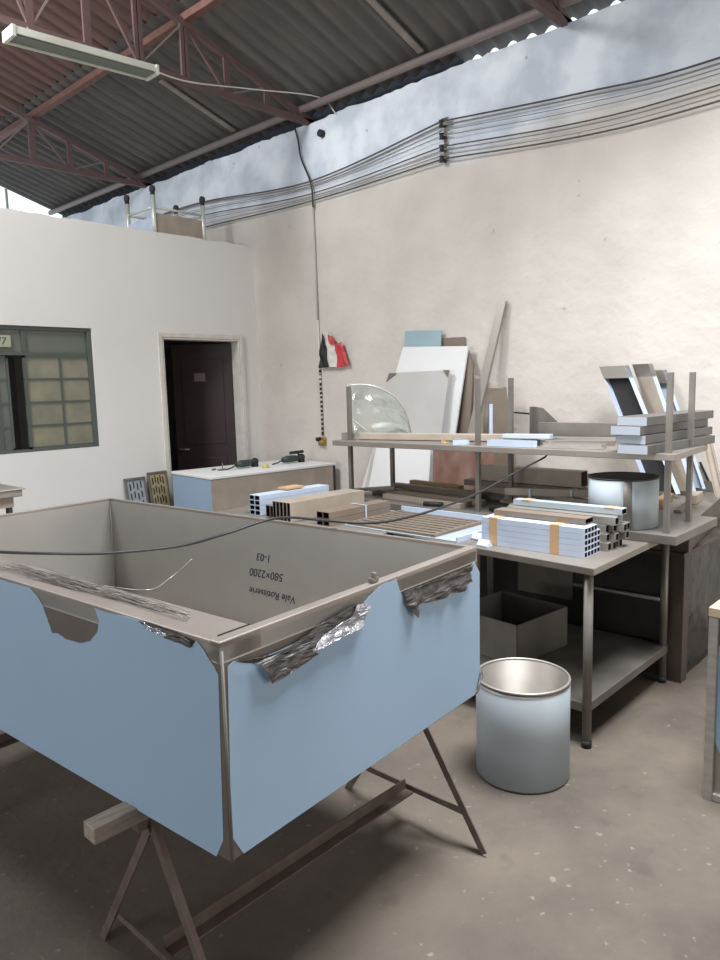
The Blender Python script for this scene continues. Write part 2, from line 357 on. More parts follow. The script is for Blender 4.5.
for (u0, u1, z0, z1) in ((.1, .56, .15, .95), (.1, .56, 1.1, 2.05)): m.obox(o+dv*u0+dn*.001+V(0,0,z0), dv*(u1-u0), dn*.008, V(0,0,z1-z0))
m.build('door_leaf', DOORM, d1, bevel=.004)
m = MB(); m.obox(o+dv*.30+dn*.01+V(0,0,1.80), dv*.12, dn*.006, V(0,0,.09)); tag(m.build('door_sign', GREYP, d1), 'small grey sign plate', None)
m = MB(); m.tube([o+dv*.61+dn*.0+V(0,0,1.05), o+dv*.61+dn*.05+V(0,0,1.05)], .012); m.tube([o+dv*.61+dn*.05+V(0,0,1.05), o+dv*.51+dn*.05+V(0,0,1.05)], .009); m.build('door_handle', STEEL, d1)
# window
w1 = bpy.data.objects.new('window_1', None); COL.objects.link(w1); w1.location = (2.4, WY, WZ0); ORG[w1.name] = V(2.4, WY, WZ0); struct(w1, 'grey-green steel window with one sash slid open')
yF = WY+.035; B_ = .024
m = MB()
e_ = .002
m.box((WX0+e_, yF-.02, WZ0+e_), (WX1-e_, yF+.05, WZ0+B_)); m.box((WX0+e_, yF-.02, WZ1-B_-.01), (WX1-e_, yF+.05, WZ1-e_)); m.box((WX1-B_-.02, yF-.019, WZ0+B_), (WX1-e_, yF+.049, WZ1-B_-.01)); m.box((WX0+e_, yF-.019, WZ0+B_), (WX0+B_, yF+.049, WZ1-B_-.01))
m.box((WX0+B_, yF-.01, 2.045), (WX1-B_-.02, yF+.03, 2.075)); m.box((2.70, yF-.012, 2.075), (2.735, yF+.029, WZ1-B_-.01))
m.build('window_frame', FRAMEG, w1, bevel=.003)
def sash(x0, x1, mids, y, pm, nm):
    m = MB(); t = .018
    m.box((x0, y-.015, WZ0+B_), (x0+t*1.3, y+.015, 2.045)); m.box((x1-t, y-.015, WZ0+B_), (x1, y+.015, 2.045)); m.box((x0, y-.015, WZ0+B_), (x1, y+.015, WZ0+B_+t)); m.box((x0, y-.015, 2.045-t), (x1, y+.015, 2.045))
    for q in mids: m.box((q, y-.012, WZ0+B_), (q+t, y+.012, 2.045))
    for k in (1, 2, 3):
        z = WZ0+B_+k*(2.045-WZ0-B_)/4; m.box((x0, y-.010, z-t/2), (x1, y+.010, z+t/2))
    s_ = m.build('sash', FRAMEG, w1)
    m = MB(); m.box((x0+t, y-.002, WZ0+B_), (x1-t, y+.002, 2.045)); m.build('pane', pm, s_)
sash(2.70, WX1-B_-.005, [3.02], yF+.005, PANE, 1)
sash(1.95, 2.58, [2.47], yF+.03, PANE2, 1)
sash(WX0+B_, 1.95, [1.65], yF+.005, PANE2, 1)
m = MB(); m.box((WX0+B_, yF+.008, 2.075), (WX1-B_, yF+.012, WZ1-B_)); m.build('pane', PANE2, w1)
m = MB(); m.box((2.33, yF-.02, 2.115), (2.605, yF-.008, 2.215)); pl = m.build('number_plate', PLATE, w1)
text_mesh('777', .085, PLATE_T, 'plate_number', pl, Matrix.Translation((2.50, yF-.0215, 2.163)) @ Matrix.Rotation(math.radians(90), 4, 'X'))
m = MB(); m.box((1.2, WY+.3, 1.0), (3.5, WY+.31, 2.35)); 

# ================================================================ ROOF STEEL
def truss(y, label):
    t = thing('roof_truss', (0, y, 4.33), label, 'roof truss', 'red steel trusses under the roof')
    zt = lambda x: 4.40+SL*(5.3-abs(x))-.045
    for s_ in (1, -1):
        m = MB(); m.beam((5.38*s_, y, zt(5.38)), (0, y, zt(0)), .05, .05); m.build('top_chord', RUST, t)
    m = MB(); m.beam((5.38, y, 4.33), (-5.38, y, 4.33), .05, .055); m.build('bottom_chord', RUST, t)
    nodes = [5.2, 4.77, 4.31, 3.87, 3.43, 2.99, 2.55, 2.1, 1.65, 1.2, .75, .35, 0]
    for s_ in (1, -1):
        for k, x in enumerate(nodes[1:]):
            if s_ < 0 and x == 0: continue
            m = MB()
            if k in (2, 3): m.beam((x*s_-.022, y, 4.33), (x*s_-.022, y, zt(x)), .025, .03); m.beam((x*s_+.022, y, 4.33), (x*s_+.022, y, zt(x)), .025, .03)
            else: m.beam((x*s_-.015, y, 4.33), (x*s_-.015, y, zt(x)), .02, .03); m.beam((x*s_+.015, y, 4.33), (x*s_+.015, y, zt(x)), .02, .03)
            m.build('vertical', RUST, t)
        for k in range(len(nodes)-1):
            xa, xb = nodes[k], nodes[k+1]
            m = MB()
            if k % 2 == 0: m.beam((xa*s_, y, 4.34), (xb*s_, y, zt(xb)), .022, .022)
            else: m.beam((xb*s_, y, 4.34), (xa*s_, y, zt(xa)), .014, .014)
            m.build('diagonal', RUST if k % 2 == 0 else GREYP, t)
    return t
truss(5.53, 'red steel roof truss just behind the long batten lamp, middle of the three')
truss(8.58, 'red steel roof truss farthest away, above the small white room')
truss(2.75, 'red steel roof truss nearest the camera, only its end showing at the top edge')
m = MB(); m.beam((3.90, -4.2, 4.845), (3.90, 11.1, 4.845), .07, .06); tag(m.build('roof_purlin', RUST_P), 'rusty orange-brown purlin crossing above the trusses', 'roof purlin')
m = MB(); m.tube([(5.20, -4.2, 4.42), (5.20, 11.1, 4.42)], .035, 12); tag(m.build('eave_pipe', GREYP), 'grey pipe running along under the lower edge of the roof', 'pipe')
for (y, xe, lb) in ((4.0, 4.2, 'pale strip under the roof sheets nearer the camera, above the wall'), (6.57, 4.3, 'pale strip under the roof sheets farther away, right of the lamp')):
    m = MB(); m.beam((5.18, y, zr(5.18)-.012), (xe, y, zr(xe)-.012), .06, .016); tag(m.build('roof_strip', STRIP), lb, 'roof strip')
# lamp
LY = 5.43
t = thing('batten_lamp', (2.9, LY, 4.17), 'long white double fluorescent batten fitting hung under the middle truss', 'ceiling lamp')
pL = ay(9, 34, LY); pR = ay(152, 73, LY)
m = MB(); m.beam(pL+V(0,0,.012), pR+V(0,0,.012), .15, .05); m.build('lamp_body', LAMPW, t)
m = MB(); m.beam(pL+V(.02,0,-.018), pR+V(-.02,0,-.018), .13, .009); m.build('lamp_trough', LAMPG, t)
m = MB(); m.beam(pL+V(.01,.080,-.012), pR+V(-.01,.080,-.012), .012, .045); m.beam(pL+V(.01,-.080,-.002), pR+V(-.01,-.080,-.002), .012, .03); m.build('reflector_edge', LAMPW, t)
for pp in (pL, pR): m = MB(); m.obox(pp+V(-.012,-.088,-.036), V(.024,0,0), V(0,.176,0), V(0,0,.074)); m.build('end_cap', LAMPW, t)
for f in (.15, .85):
    q = pL.lerp(pR, f); m = MB(); m.tube([q+V(0,0,.037), V(q.x, 5.51, 4.33)], .006); m.build('hanger', GREYP, t)
def cable(pts, r, mm, name, label, cat, group=None, n=8, seg=6):
    m = MB(); m.tube(curve_pts(pts, n), r, seg); return tag(m.build(name, mm), label, cat, group)
cable([pR+V(0,0,.02), ay(190, 82, 5.43), ay(250, 89, 5.46), ax(318, 97, 5.2), V(5.29, 5.12, 4.30)], .006, LAMPW, 'lamp_cable', 'thin white cable from the right end of the batten lamp to the wall', 'cable')

# ================================================================ TANK ON TRESTLES
P0 = V(.926, 1.313, .60); eB = V(math.cos(math.radians(3.95)), math.sin(math.radians(3.95)), 0); eA = V(-eB.y, eB.x, 0)
LB, LA, TH = 1.155, 2.27, .534; UZ = V(0,0,1)
def tk(u, v, z=0): return P0+eB*u+eA*v+UZ*z
t = thing('steel_tank', tuple(P0+eB*.58+eA*1.13), 'large open stainless steel tank covered in torn blue film, raised on trestles', 'tank')
m = MB(); w_ = .012
m.obox(tk(0,0), eB*LB, eA*LA, UZ*.012)
m.obox(tk(0,0), eB*LB, eA*w_, UZ*(TH-.012)); m.obox(tk(0,LA-w_), eB*LB, eA*w_, UZ*(TH-.012))
m.obox(tk(0,0), eB*w_, eA*LA, UZ*(TH-.012)); m.obox(tk(LB-w_,0), eB*w_, eA*LA, UZ*(TH-.012))
m.build('tank_body', STEEL_IN, t)
m = MB(); m.obox(tk(0,0,.001)-eB*.0011, eB*.001, eA*LA, UZ*(TH-.052)); m.build('bare_side', SIDE, t)  # added skins on side and end, toned for the floor reflection
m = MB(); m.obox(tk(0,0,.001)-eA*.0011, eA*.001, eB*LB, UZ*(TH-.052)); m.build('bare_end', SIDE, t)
m = MB()
m.obox(tk(0,0,TH-.05), eB*.13, eA*LA, UZ*.05)            # wide flange
m.obox(tk(0,0,TH-.05), eB*LB, eA*.034, UZ*.0515)
m.obox(tk(LB-.013,0,TH-.012), eB*.0135, eA*LA, UZ*.013)
m.obox(tk(0,LA-.013,TH-.012), eB*LB, eA*.0135, UZ*.0125)
m.build('tank_rim', FLANGE, t, bevel=.003)
m = MB(); m.obox(tk(.028,.037,TH), eB*.10, eA*.003, UZ*.003); m.build('rim_seam', DARK, t)
m = MB(); m.tube([tk(LB-.014,LA-.014,.02), tk(LB-.014,LA-.014,TH-.04)], .004); m.build('corner_weld', STEEL, t)
m = MB(); m.tube([tk(.004,-.001,.0), tk(.004,-.001,TH-.02)], .0045); m.build('corner_weld', STEEL_D, t)
q = apl(374, 578, tk(0,.017), eA); m = MB(); m.obox(q+V(-.015,-.01,-.01), eB*.028, eA*.02, UZ*.012); m.obox(q+V(-.008,-.01,.0), eB*.012, eA*.014, UZ*.018); m.build('rim_lug', STEEL_D, t, bevel=.002)
def tri_fill(bm, P):
    P = [Vector(p) for p in P]; vs_ = [bm.verts.new(p) for p in P]
    for tri in tessellate_polygon([P]):
        if len(set(tri)) == 3:
            try: bm.faces.new([vs_[i] for i in tri])
            except ValueError: pass
# protective film on the two near faces, torn along the top
def film_poly(pts, o, nrm, name, mm, thick=.0012, off=.0016, sub=0, amp=0, lab=None, curl=0):
    nrm = Vector(nrm); P = [apl(x, y, o, nrm)+nrm*off for x, y in pts]
    m = MB()
    tri_fill(m.bm, P)
    for _ in range(sub): bmesh.ops.subdivide_edges(m.bm, edges=[e for e in m.bm.edges if e.calc_length() > .02], cuts=1, use_grid_fill=False); bmesh.ops.triangulate(m.bm, faces=m.bm.faces)
    if amp:
        zt_ = max(v.co.z for v in m.bm.verts)
        for v in m.bm.verts:
            k = abs(mnoise(v.co*16))+.5*abs(mnoise(v.co*37)); v.co += nrm*(amp*k+curl*max(0, zt_-v.co.z))
    ob = m.build(name, mm, t)
    s_ = ob.modifiers.new('solid', 'SOLIDIFY'); s_.thickness = thick; s_.offset = 0
    if lab: ob['label'] = lab
    return ob
nF = -eA; oF = tk(0, 0); nL = -eB
def jag(pts, k=2, a=1.2, r=random.Random(3)):
    out = []
    for i, (x, y) in enumerate(pts):
        out.append((x, y))
        if i < len(pts)-1:
            x2, y2 = pts[i+1]
            for j in range(1, k): f = j/k; out.append((x+(x2-x)*f+r.uniform(-a, a), y+(y2-y)*f+r.uniform(-a, a)))
    return out
topF = jag([(227,667),(233,661),(248,662),(275,652),(300,641),(325,628),(345,615),(360,606),(368,597),(375,590),(385,583),(390,582),(396,579),(399,590),(404,600),(420,596),(440,588),(462,579),(471,566),(474,562)], 3, .6)
film_poly([(231,836)]+topF+[(479,572),(479.3,679),(474.5,694.3),(243,853.3)], oF, nF, 'protective_film', FILM, lab='pale blue film on the near end face')
film_poly(jag([(233,661),(262,655),(295,640),(330,616),(350,605),(362,603),(359,612),(345,622),(325,634),(305,648),(312,652),(300,662),(267,682),(261,672),(256,664),(246,662)], 3, .8), oF, nF, 'torn_film', FILM_BK, sub=3, amp=.016, off=.004, curl=.12, lab='dark crumpled strip of torn film at left')
film_poly(jag([(362,602),(366,606),(360,616),(358,624),(345,632),(322,643),(305,650),(312,640),(330,626),(345,617),(352,604)], 2, .8), oF, nF, 'torn_film', FILM_SH, sub=3, amp=.02, off=.008, curl=.1, lab='silver crinkled strip of torn film')
film_poly(jag([(401,592),(430,581),(458,570),(471,564),(468,572),(469,581),(463,584),(461,590),(447,592),(438,598),(425,601),(414,605),(413,617),(408,612),(402,600)], 3, .8), oF, nF, 'torn_film', FILM_BK, sub=3, amp=.016, off=.004, curl=.12, lab='dark crumpled strip of torn film at right')
topL = jag([(-60,563),(0,579),(31,588),(38,596),(44,606),(49,622),(53,633),(58,633),(66,639),(80,643),(91,641),(98,632),(100,620),(95,608),(110,613),(128,617),(141,621),(150,629),(163,634),(178,638),(192,646),(197,640),(206,652),(213,664),(219,674)], 3, .5)
film_poly([(224,840),(217,856),(0,728.6),(-60,693.5)]+topL, oF, nL, 'protective_film', FILM, lab='blue film on the long left face')
film_poly(jag([(141,620),(155,624),(175,631),(194,640),(193,647),(180,642),(165,636),(150,629)], 2, .6), oF, nL, 'torn_film', FILM_BK, sub=2, amp=.012, off=.003, lab='small dark torn strip under the flange')
film_poly(jag([(143,619),(150,624),(160,627),(172,634),(164,635),(150,628)], 2, .6), oF, nL, 'torn_film', FILM_SH, sub=2, amp=.012, off=.006, lab='small silver torn strip under the flange')
film_poly([(478,692),(479,672),(481,668),(482,676),(475,692)], oF, nF, 'torn_film', FILM_SH, sub=1, amp=.006, off=.003)
# handwriting, upside down on the inner side of the right-hand face
inn = tk(LB-w_-.0008, 0); nI = -eB
def hand(txt, px, py, size):
    p = apl(px, py, inn, nI)
    # text x axis runs towards the viewer's left (upside down), text y axis points down
    X = eA.normalized(); Yv = -UZ; Z = X.cross(Yv)
    mw = Matrix.Translation(p) @ Matrix(((X.x, Yv.x, Z.x), (X.y, Yv.y, Z.y), (X.z, Yv.z, Z.z))).to_4x4()
    text_mesh(txt, size, INK, 'handwriting', t, mw, shear=.25)
hand('1-03', 264, 557.5, .05); hand('580×2200', 266.5, 574.5, .052); hand('Vale Rotisserie', 272, 595, .048)

# wire scraps on the flange
m = MB(); rr = random.Random(5)
for k in range(90):
    u = .075+rr.gauss(0, .012); v = rr.uniform(.18, .95); L = rr.uniform(.1, .35); a_ = rr.gauss(0, .04)
    p0 = tk(u, v, TH+.002+rr.uniform(0, .006)); p1 = tk(u+math.sin(a_)*L, min(v+L, 1.15), TH+.002+rr.uniform(0, .008))
    pm = p0.lerp(p1, .5)+V(rr.uniform(-.004, .004), 0, .004); m.tube([p0, pm, p1], .0011, 4)
tag(m.build('wire_scraps', STEEL_D), 'heap of thin grey wire offcuts on the tank flange', 'wire offcuts', kind='stuff')
cable([tk(.10,.75,TH+.004), apl(145, 590, tk(.16, 0), eB), apl(170, 578, tk(.3, 0), eB), apl(192, 559, tk(.36, 0), eB)], .0014, STEEL, 'loose_wire', 'single long bright wire sticking out over the open tank', 'wire', seg=5)

def trestle(yc, label):
    t = thing('trestle', (1.5, yc, 0), label, 'trestle', 'steel trestles under the tank')
    m = MB(); m.beam((.90, yc, .538), (2.10, yc, .538), .036, .03); m.build('top_rail', DIRT, t)
    for x in (.935, 2.05):
        for s_ in (-1, 1):
            m = MB(); m.angle((x, yc, .53), (x, yc+s_*.345, 0), .028, .005, up=(1,0,0)); m.build('leg', DIRT, t)
        m = MB(); m.beam((x+.01, yc-.27, .13), (x+.01, yc+.27, .13), .006, .022); m.build('cross_brace', DIRT, t)
    m = MB(); m.angle((.97, yc+.01, .12), (2.05, yc+.01, .12), .045, .006); m.build('long_rail', DIRT, t)
trestle(1.71, 'rusty angle-iron trestle under the near end of the tank')
trestle(3.36, 'rusty angle-iron trestle under the far end of the tank')
for yc, lb in ((1.71, 'short grey timber packing piece under the near end of the tank'), (3.36, 'timber packing piece under the far end of the tank')):
    m = MB(); m.obox((.775, yc-.025, .5535), (1.2, .0, 0), (0, .06, 0), (0, 0, .045)); tag(m.build('timber_packer', WOOD_G, bevel=.004), lb, 'timber')

# ================================================================ DRUM, RIGHT CABINET
DC = V(2.66, 1.552, 0)
t = thing('steel_drum', tuple(DC), 'open steel cylinder drum under pale blue film standing on the floor', 'drum')
m = MB(); m.lathe(DC, [(.0, .012), (.192, .012), (.192, .435), (.198, .435), (.198, .003), (0, .003)], 64); m.build('drum_shell', STEEL_D, t)
m = MB(); m.lathe(DC, [(.1985, .01), (.2005, .01), (.2005, .415), (.1985, .417)], 64); m.build('protective_film', FILM_P, t)
m = MB(); m.tube([DC+V(.197*math.cos(a), .197*math.sin(a), .436) for a in [2*math.pi*i/64 for i in range(65)]], .006, 8, caps=False); m.build('drum_rim', STEEL, t)

CX, CY = 2.935, .885
t = thing('film_covered_cabinet', (3.3, .5, 0), 'steel cabinet with torn blue film cut off by the right edge', 'cabinet')
m = MB(); m.box((CX+.02, .12, .03), (CX+.75, CY-.01, .765)); m.build('cabinet_body', TABLE, t)
m = MB(); m.box((CX, CY-.035, .0), (CX+.035, CY, .764)); m.box((CX, .10, .0), (CX+.035, .135, .764)); m.box((CX+.002, .135, 0.002), (CX+.033, CY-.035, .035)); m.build('cabinet_frame', STEEL, t, bevel=.003)
m = MB(); m.box((CX-.002, .10, .765), (CX+.76, CY+.002, .803)); m.build('cabinet_top', TOPM, t, bevel=.003)
m = MB(); m.tube([(CX-.015, CY-.06, .69), (CX-.015, .3, .69)], .011); m.tube([(CX-.015, CY-.07, .69), (CX+.03, CY-.07, .69)], .009); m.build('handle', TROLW, t)
fp = [(717,652),(714,665),(713,685),(711,700),(712,718),(713,735),(716,745),(719,752),(724,756),(760,770),(760,650),(722,640)]
m = MB(); tri_fill(m.bm, [ax(x, y, CX+.018) for x, y in jag(fp, 2, .6)]); ob = m.build('protective_film', FILM, t); s_ = ob.modifiers.new('s', 'SOLIDIFY'); s_.thickness = .001

# ================================================================ WORKTABLES
TZ = .87
def table(name, loc, label, poly, legs, top=.87, th=.035, shelf=None, mm=TABLE):
    t = thing(name, loc, label, 'worktable')
    m = MB(); m.prism([V(x, y, top-th) for x, y in poly], (0,0,th)); m.build('table_top', mm, t, bevel=.004)
    for (x, y) in legs:
        m = MB(); m.tube([(x, y, .03), (x, y, top-th)], .021, 16); L = m.build('leg', STEEL_D, t)
        m = MB(); m.tube([(x, y, 0), (x, y, .035)], .024, 12); m.build('leg_foot', BLACK, L)
    if shelf: m = MB(); m.box((shelf[0], shelf[1], .17), (shelf[2], shelf[3], .215)); m.build('undershelf', STEEL_D, t, bevel=.003)
    return t
table('worktable', (3.5, 2.0, 0), 'stainless worktable holding the taped bundle of white profiles', [(2.985, 1.385), (4.10, 1.40), (4.10, 2.62), (3.07, 2.62)],
      [(3.03, 1.43), (3.99, 1.44), (3.10, 2.57), (3.99, 2.57)], shelf=(3.02, 1.42, 4.01, 2.58))
table('worktable', (3.5, 3.3, 0), 'worktable behind the tank carrying stacks of steel profiles', [(2.93, 2.66), (3.62, 2.66), (3.62, 4.1), (2.93, 4.1)],
      [(2.97, 2.70), (3.58, 2.70), (2.97, 4.05), (3.58, 4.05)])
# folded box on the undershelf
t = None
bx = V(3.20, 1.90, .2155); b1 = V(.46, -.05, 0); b2 = V(.05, .46, 0); bh = .225
m = MB()
m.obox(bx, b1, b2, V(0,0,.006)); m.obox(bx, b1, b2*.012, V(0,0,bh)); m.obox(bx+b2*.988, b1, b2*.012, V(0,0,bh)); m.obox(bx, b1*.012, b2, V(0,0,bh)); m.obox(bx+b1*.988, b1*.012, b2, V(0,0,bh))
tag(m.build('open_steel_box', STEEL_D), 'open grey steel box on the undershelf of the worktable', 'steel box')

# ---- storage rack: lower plate on the table, posts and upper shelf
RX0, RX1 = 3.69, 4.05
t = thing('shelving_rack', (3.87, 2.6, .87), 'stainless rack with six square posts and one upper shelf over the worktables', 'rack')
m = MB(); m.box((3.63, 1.26, .8705), (4.27, 3.62, .918)); m.build('lower_plate', STEEL_D, t, bevel=.003)
SZ = 1.325
m = MB(); m.prism([V(3.65,1.28,SZ-.035),V(4.30,1.335,SZ-.035),V(4.30,3.64,SZ-.035),V(3.60,3.62,SZ-.035)], (0,0,.035)); m.build('upper_shelf', TABLE, t, bevel=.003)
for (x, y, zt_) in ((RX0, 1.33, 1.725), (RX1, 1.345, 1.725), (RX0, 2.46, 1.725), (RX1, 2.45, 1.725), (RX0, 3.53, 1.70), (RX1, 3.45, SZ-.036)):
    m = MB(); m.beam((x, y, .918), (x, y, zt_), .026, .026, up=(1,0,0)); m.build('post', STEEL_D, t)

# ---- profile bundle on worktable (white film, taped)
def profile(name, p0, p1, w_, h_, mm, label, cat, group=None, hollow=True, up=(0,0,1), inner=None):
    m = MB()
    if hollow: m.hollow(p0, p1, w_, h_, .003, up, 0, 1)
    else: m.beam(p0, p1, w_, h_, up)
    return tag(m.build(name, [mm, inner or DARK]), label, cat, group)
bd = V(-.02, 1, 0).normalized(); bs = V(bd.y, -bd.x, 0)
bo = V(3.13, 1.50, .87); PW, PH = .034, .0285
first = None
ORD = ['bottom', 'second', 'third', 'fourth', 'top']; COLS = ['first', 'second', 'third', 'fourth', 'last']
for r in range(5):
    for c_ in range(5):
        if c_ == 4 and r > 3: continue
        q = bo+bs*(PW*(c_+.5)+.0005*c_)+V(0,0,PH*(r+.5)+.0005)
        if first is None:
            first = profile('steel_profile', q, q+bd*.56, PW-.001, PH-.001, WHITE_P, 'white profile in the taped bundle, bottom layer, first column from the left', 'metal profile', 'white profiles of the taped bundle', inner=DARK)
            q0 = q
        else: dup(first, q-q0, 'white profile in the taped bundle, %s layer, %s column from the left' % (ORD[r], COLS[c_]))
for k, f in enumerate((.13, .47)):
    m = MB(); q = bo+bd*f
    m.obox(q-bs*.0012+V(0,0,.001), bd*.045, bs*.001, V(0,0,PH*5+.003)); m.obox(q-bs*.001+V(0,0,PH*5+.0015), bd*.045, bs*(PW*4+.01), V(0,0,.001))
    tag(m.build('packing_tape', CARD), ['brown packing tape around the right end of the white profile bundle', 'brown packing tape around the left end of the white profile bundle'][k], 'tape')
# bare profiles right of the bundle, untidy heap
fp_ = None; rr = random.Random(11); g = 0
for r in range(4):
    for c_ in range(4 if r < 3 else 3):
        q = V(3.345+c_*.041+r*.012+rr.uniform(-.002, .002), 1.47+rr.uniform(-.03, .03), .87+.021+r*.041)
        if fp_ is None: fp_ = profile('bare_profile', q, q+bd*.60, .038, .038, STEEL, 'bare shiny profile right of the taped bundle, bottom layer, first from the left', 'metal profile', 'bare profiles beside the taped bundle'); qf = q
        else: dup(fp_, q-qf, 'bare shiny profile right of the taped bundle, %s layer, %s from the left' % (ORD[r], COLS[c_]))
q = V(3.24, 1.53, .87+PH*5+.018)
profile('grey_profile', q, q+bd*.50, .085, .028, BEIGE_D, 'flat grey-brown profile lying on top of the white bundle', 'metal profile')
q = V(3.455, 1.45, 1.052)
profile('film_profile', q, q+bd*.60, .06, .03, FILM_P, 'pale blue film-covered profile topmost on the bare profile heap', 'metal profile')
for k, yy in enumerate((1.49, 1.95)):
    m = MB(); m.box((3.422-.02*(yy-1.45), yy, 1.0675), (3.485-.02*(yy-1.45), yy+.05, 1.0692)); tag(m.build('packing_tape', CARD), ['brown tape band on the near end of the film-covered profile', 'brown tape band on the far end of the film-covered profile'][k], 'tape')
# small bent white angle pieces left of the bundle
for k, (px, py) in enumerate(((481, 541), (487, 548))):
    q = az(px, py, .872); m = MB(); m.prism([q+V(0,0,0), q+V(.05,0,0), q+V(.05,0,.004), q+V(.027,0,.034), q+V(.0,0,.008)], (.01,.07,0)); tag(m.build('bent_offcut', WHITE_P), ['small white bent offcut beside the bundle, farther one', 'small white bent offcut beside the bundle, nearer one'][k], 'offcut')

# ---- cylinder with blue film standing on the rack plate
CC = V(3.79, 1.60, .9185)
t = thing('film_cylinder', tuple(CC), 'open cylinder wrapped in pale blue film under the rack shelf', 'cylinder')
cr = .178; chh = .262
m = MB(); m.lathe(CC, [(0, .01), (cr-.004, .01), (cr-.004, chh), (cr, chh), (cr, 0), (0, 0)], 56); m.build('cylinder_shell', STEEL_D, t)
a0 = math.atan2(-CC.y, -CC.x)+.13
m = MB()
A = [m.bm.verts.new(CC+V((cr+.0015)*math.cos(a), (cr+.0015)*math.sin(a), .004)) for a in [a0+.12+ (2*math.pi-.24)*i/60 for i in range(61)]]
B = [m.bm.verts.new(v.co+V(0,0,chh-.01)) for v in A]
for i in range(60): f = m.bm.faces.new((A[i], A[i+1], B[i+1], B[i])); f.smooth = True
ob = m.build('protective_film', FILM_P, t); s_ = ob.modifiers.new('s', 'SOLIDIFY'); s_.thickness = .001
m = MB(); m.tube([CC+V(cr*math.cos(a), cr*math.sin(a), chh) for a in [2*math.pi*i/48 for i in range(49)]], .004, 6, caps=False); m.build('cylinder_rim', DARK, t)

# ---- counter slab, cabinet and things at the wall, right
t = thing('kitchen_unit', (4.6, 2.0, 0), 'low dark stainless unit under the wrinkled dark plastic behind the worktable', 'cabinet')
m = MB(); m.box((4.065, 1.375, .0), (5.24, 2.7, .72)); m.build('unit_body', DARK, t)
m = MB(); m.box((4.03, 1.350, .0), (4.115, 1.374, .7195)); m.box((4.03, 1.374, .0), (4.064, 1.43, .7195)); m.build('unit_frame', UNIT, t)
m = MB()
nx, nz_ = 26, 16; vv = [[m.bm.verts.new((4.12+1.1*i/nx, 1.372-.012*abs(mnoise(V(i*.45, j*.3, 2)))-.01*abs(mnoise(V(i*.9, j*1.1, 5))), .05+.03*mnoise(V(i*.8, 0, 9))*(j == 0)+.66*j/nz_)) for j in range(nz_+1)] for i in range(nx+1)]
for i in range(nx):
    for j in range(nz_): f = m.bm.faces.new((vv[i][j], vv[i+1][j], vv[i+1][j+1], vv[i][j+1])); f.smooth = True
m.build('wrinkled_plastic', DFILM, t)
m = MB(); m.box((4.02, 1.35, .72), (5.24, 2.7, .742)); m.build('unit_top', UNIT, t, bevel=.003)
m = MB(); m.tube([(4.035, 1.46, .46), (4.035, 2.0, .46)], .012); m.tube([(4.035, 1.5, .46), (4.07, 1.5, .46)], .01); m.tube([(4.035, 1.95, .46), (4.07, 1.95, .46)], .01); m.build('handle_bar', STEEL, t)
m = MB(); m.box((4.056, 2.02, .35), (4.064, 2.4, .62)); m.build('front_panel', STEEL_D, t)
# counter on top
t = thing('counter_slab', (4.6, 1.9, .742), 'stainless counter with a raised back edge on the dark unit against the wall', 'counter')
c0 = V(4.06, 1.34, .7425); cx_ = V(1.18, .17, 0); cy_ = V(-.15, 1.03, 0)
m = MB(); m.obox(c0, cx_, cy_, V(0,0,.158)); m.build('counter_body', UNIT, t, bevel=.004)
m = MB(); m.obox(c0-V(.005,.005,-.1585), cx_*1.005, cy_*1.005, V(0,0,.012)); m.build('counter_top', TABLE, t, bevel=.003)
m = MB(); m.box((5.235, 1.55, .9131), (5.262, 2.6, .985)); m.build('back_edge', STEEL_D, t)
CZ = .9145
for (a, b, c_, mm, nm, lb) in (((4.42, 1.62), (.30, .05), .05, WOOD, 'timber_block', 'pale timber offcut lying on the counter behind the film cylinder'),
                          ((4.66, 1.50), (.22, .06), .055, BEIGE, 'beige_box', 'flat beige box on the counter near the wall'),
                          ((4.30, 1.47), (.42, .035), .02, BEIGE_D, 'brown_bar', 'thin brown bar on the counter just behind the rack posts')):
    m = MB(); m.obox((a[0], a[1], CZ), (b[0]*.98, b[0]*.14, 0), (-b[1]*.4, b[1], 0), (0, 0, c_)); tag(m.build(nm, mm, bevel=.003), lb, nm.split('_')[1])

def tray(p0, p1, wv, dv_, name, mats, label, cat, group=None, cap=True):
    """folded sheet leaning: web plus two flanges; p0 bottom, p1 top (centre line of web), wv half width vector, dv_ flange depth vector"""
    p0, p1, wv, dv_ = map(Vector, (p0, p1, wv, dv_)); t_ = dv_.normalized()*.003; wt = wv.normalized()*.003
    m = MB(); m.obox(p0-wv, wv*2, t_, p1-p0, 0)
    m.obox(p0-wv, wt, dv_, p1-p0, 1); m.obox(p0+wv-wt, wt, dv_, p1-p0, 1)
    if cap: u = (p1-p0).normalized()*.1; m.obox(p1-wv-u, wv*2, dv_*1.02, u, 2)
    return tag(m.build(name, mats, bevel=.001), label, cat, group)
LG = 'folded panels leaning at the right'
def lean(pt, pb, xt, xb): return ax(*pb, xb), ax(*pt, xt)
TRG = mat('grey_folded_steel', (150, 146, 138), .4, .5)
def lean_down(top, slope, xt, xb, zb):
    '''panel centre line: top point in the photo, sideways slope, wall distance top and foot, foot height'''
    for k in range(400):
        y = top[1]+k*.5; q = ax(top[0]+slope*(y-top[1]), y, xb)
        if q.z <= zb: break
    return q, ax(*top, xt)
b_, t_ = lean_down((616, 366), .40, 5.06, 4.86, .95); tray(b_, t_, V(.02, .10, 0), V(-.05, .012, 0), 'folded_panel', [BLACK, WHITE_P, TRG], 'folded steel panel with dark open side, leftmost of the three leaning', 'steel panel', LG)
b_, t_ = lean_down((640, 364), .34, 5.10, 4.95, .95); tray(b_, t_, V(.02, .065, 0), V(.05, -.01, 0), 'folded_panel', [BEIGE, WHITE_P, TRG], 'beige-faced folded steel panel, middle of the three leaning', 'steel panel', LG)
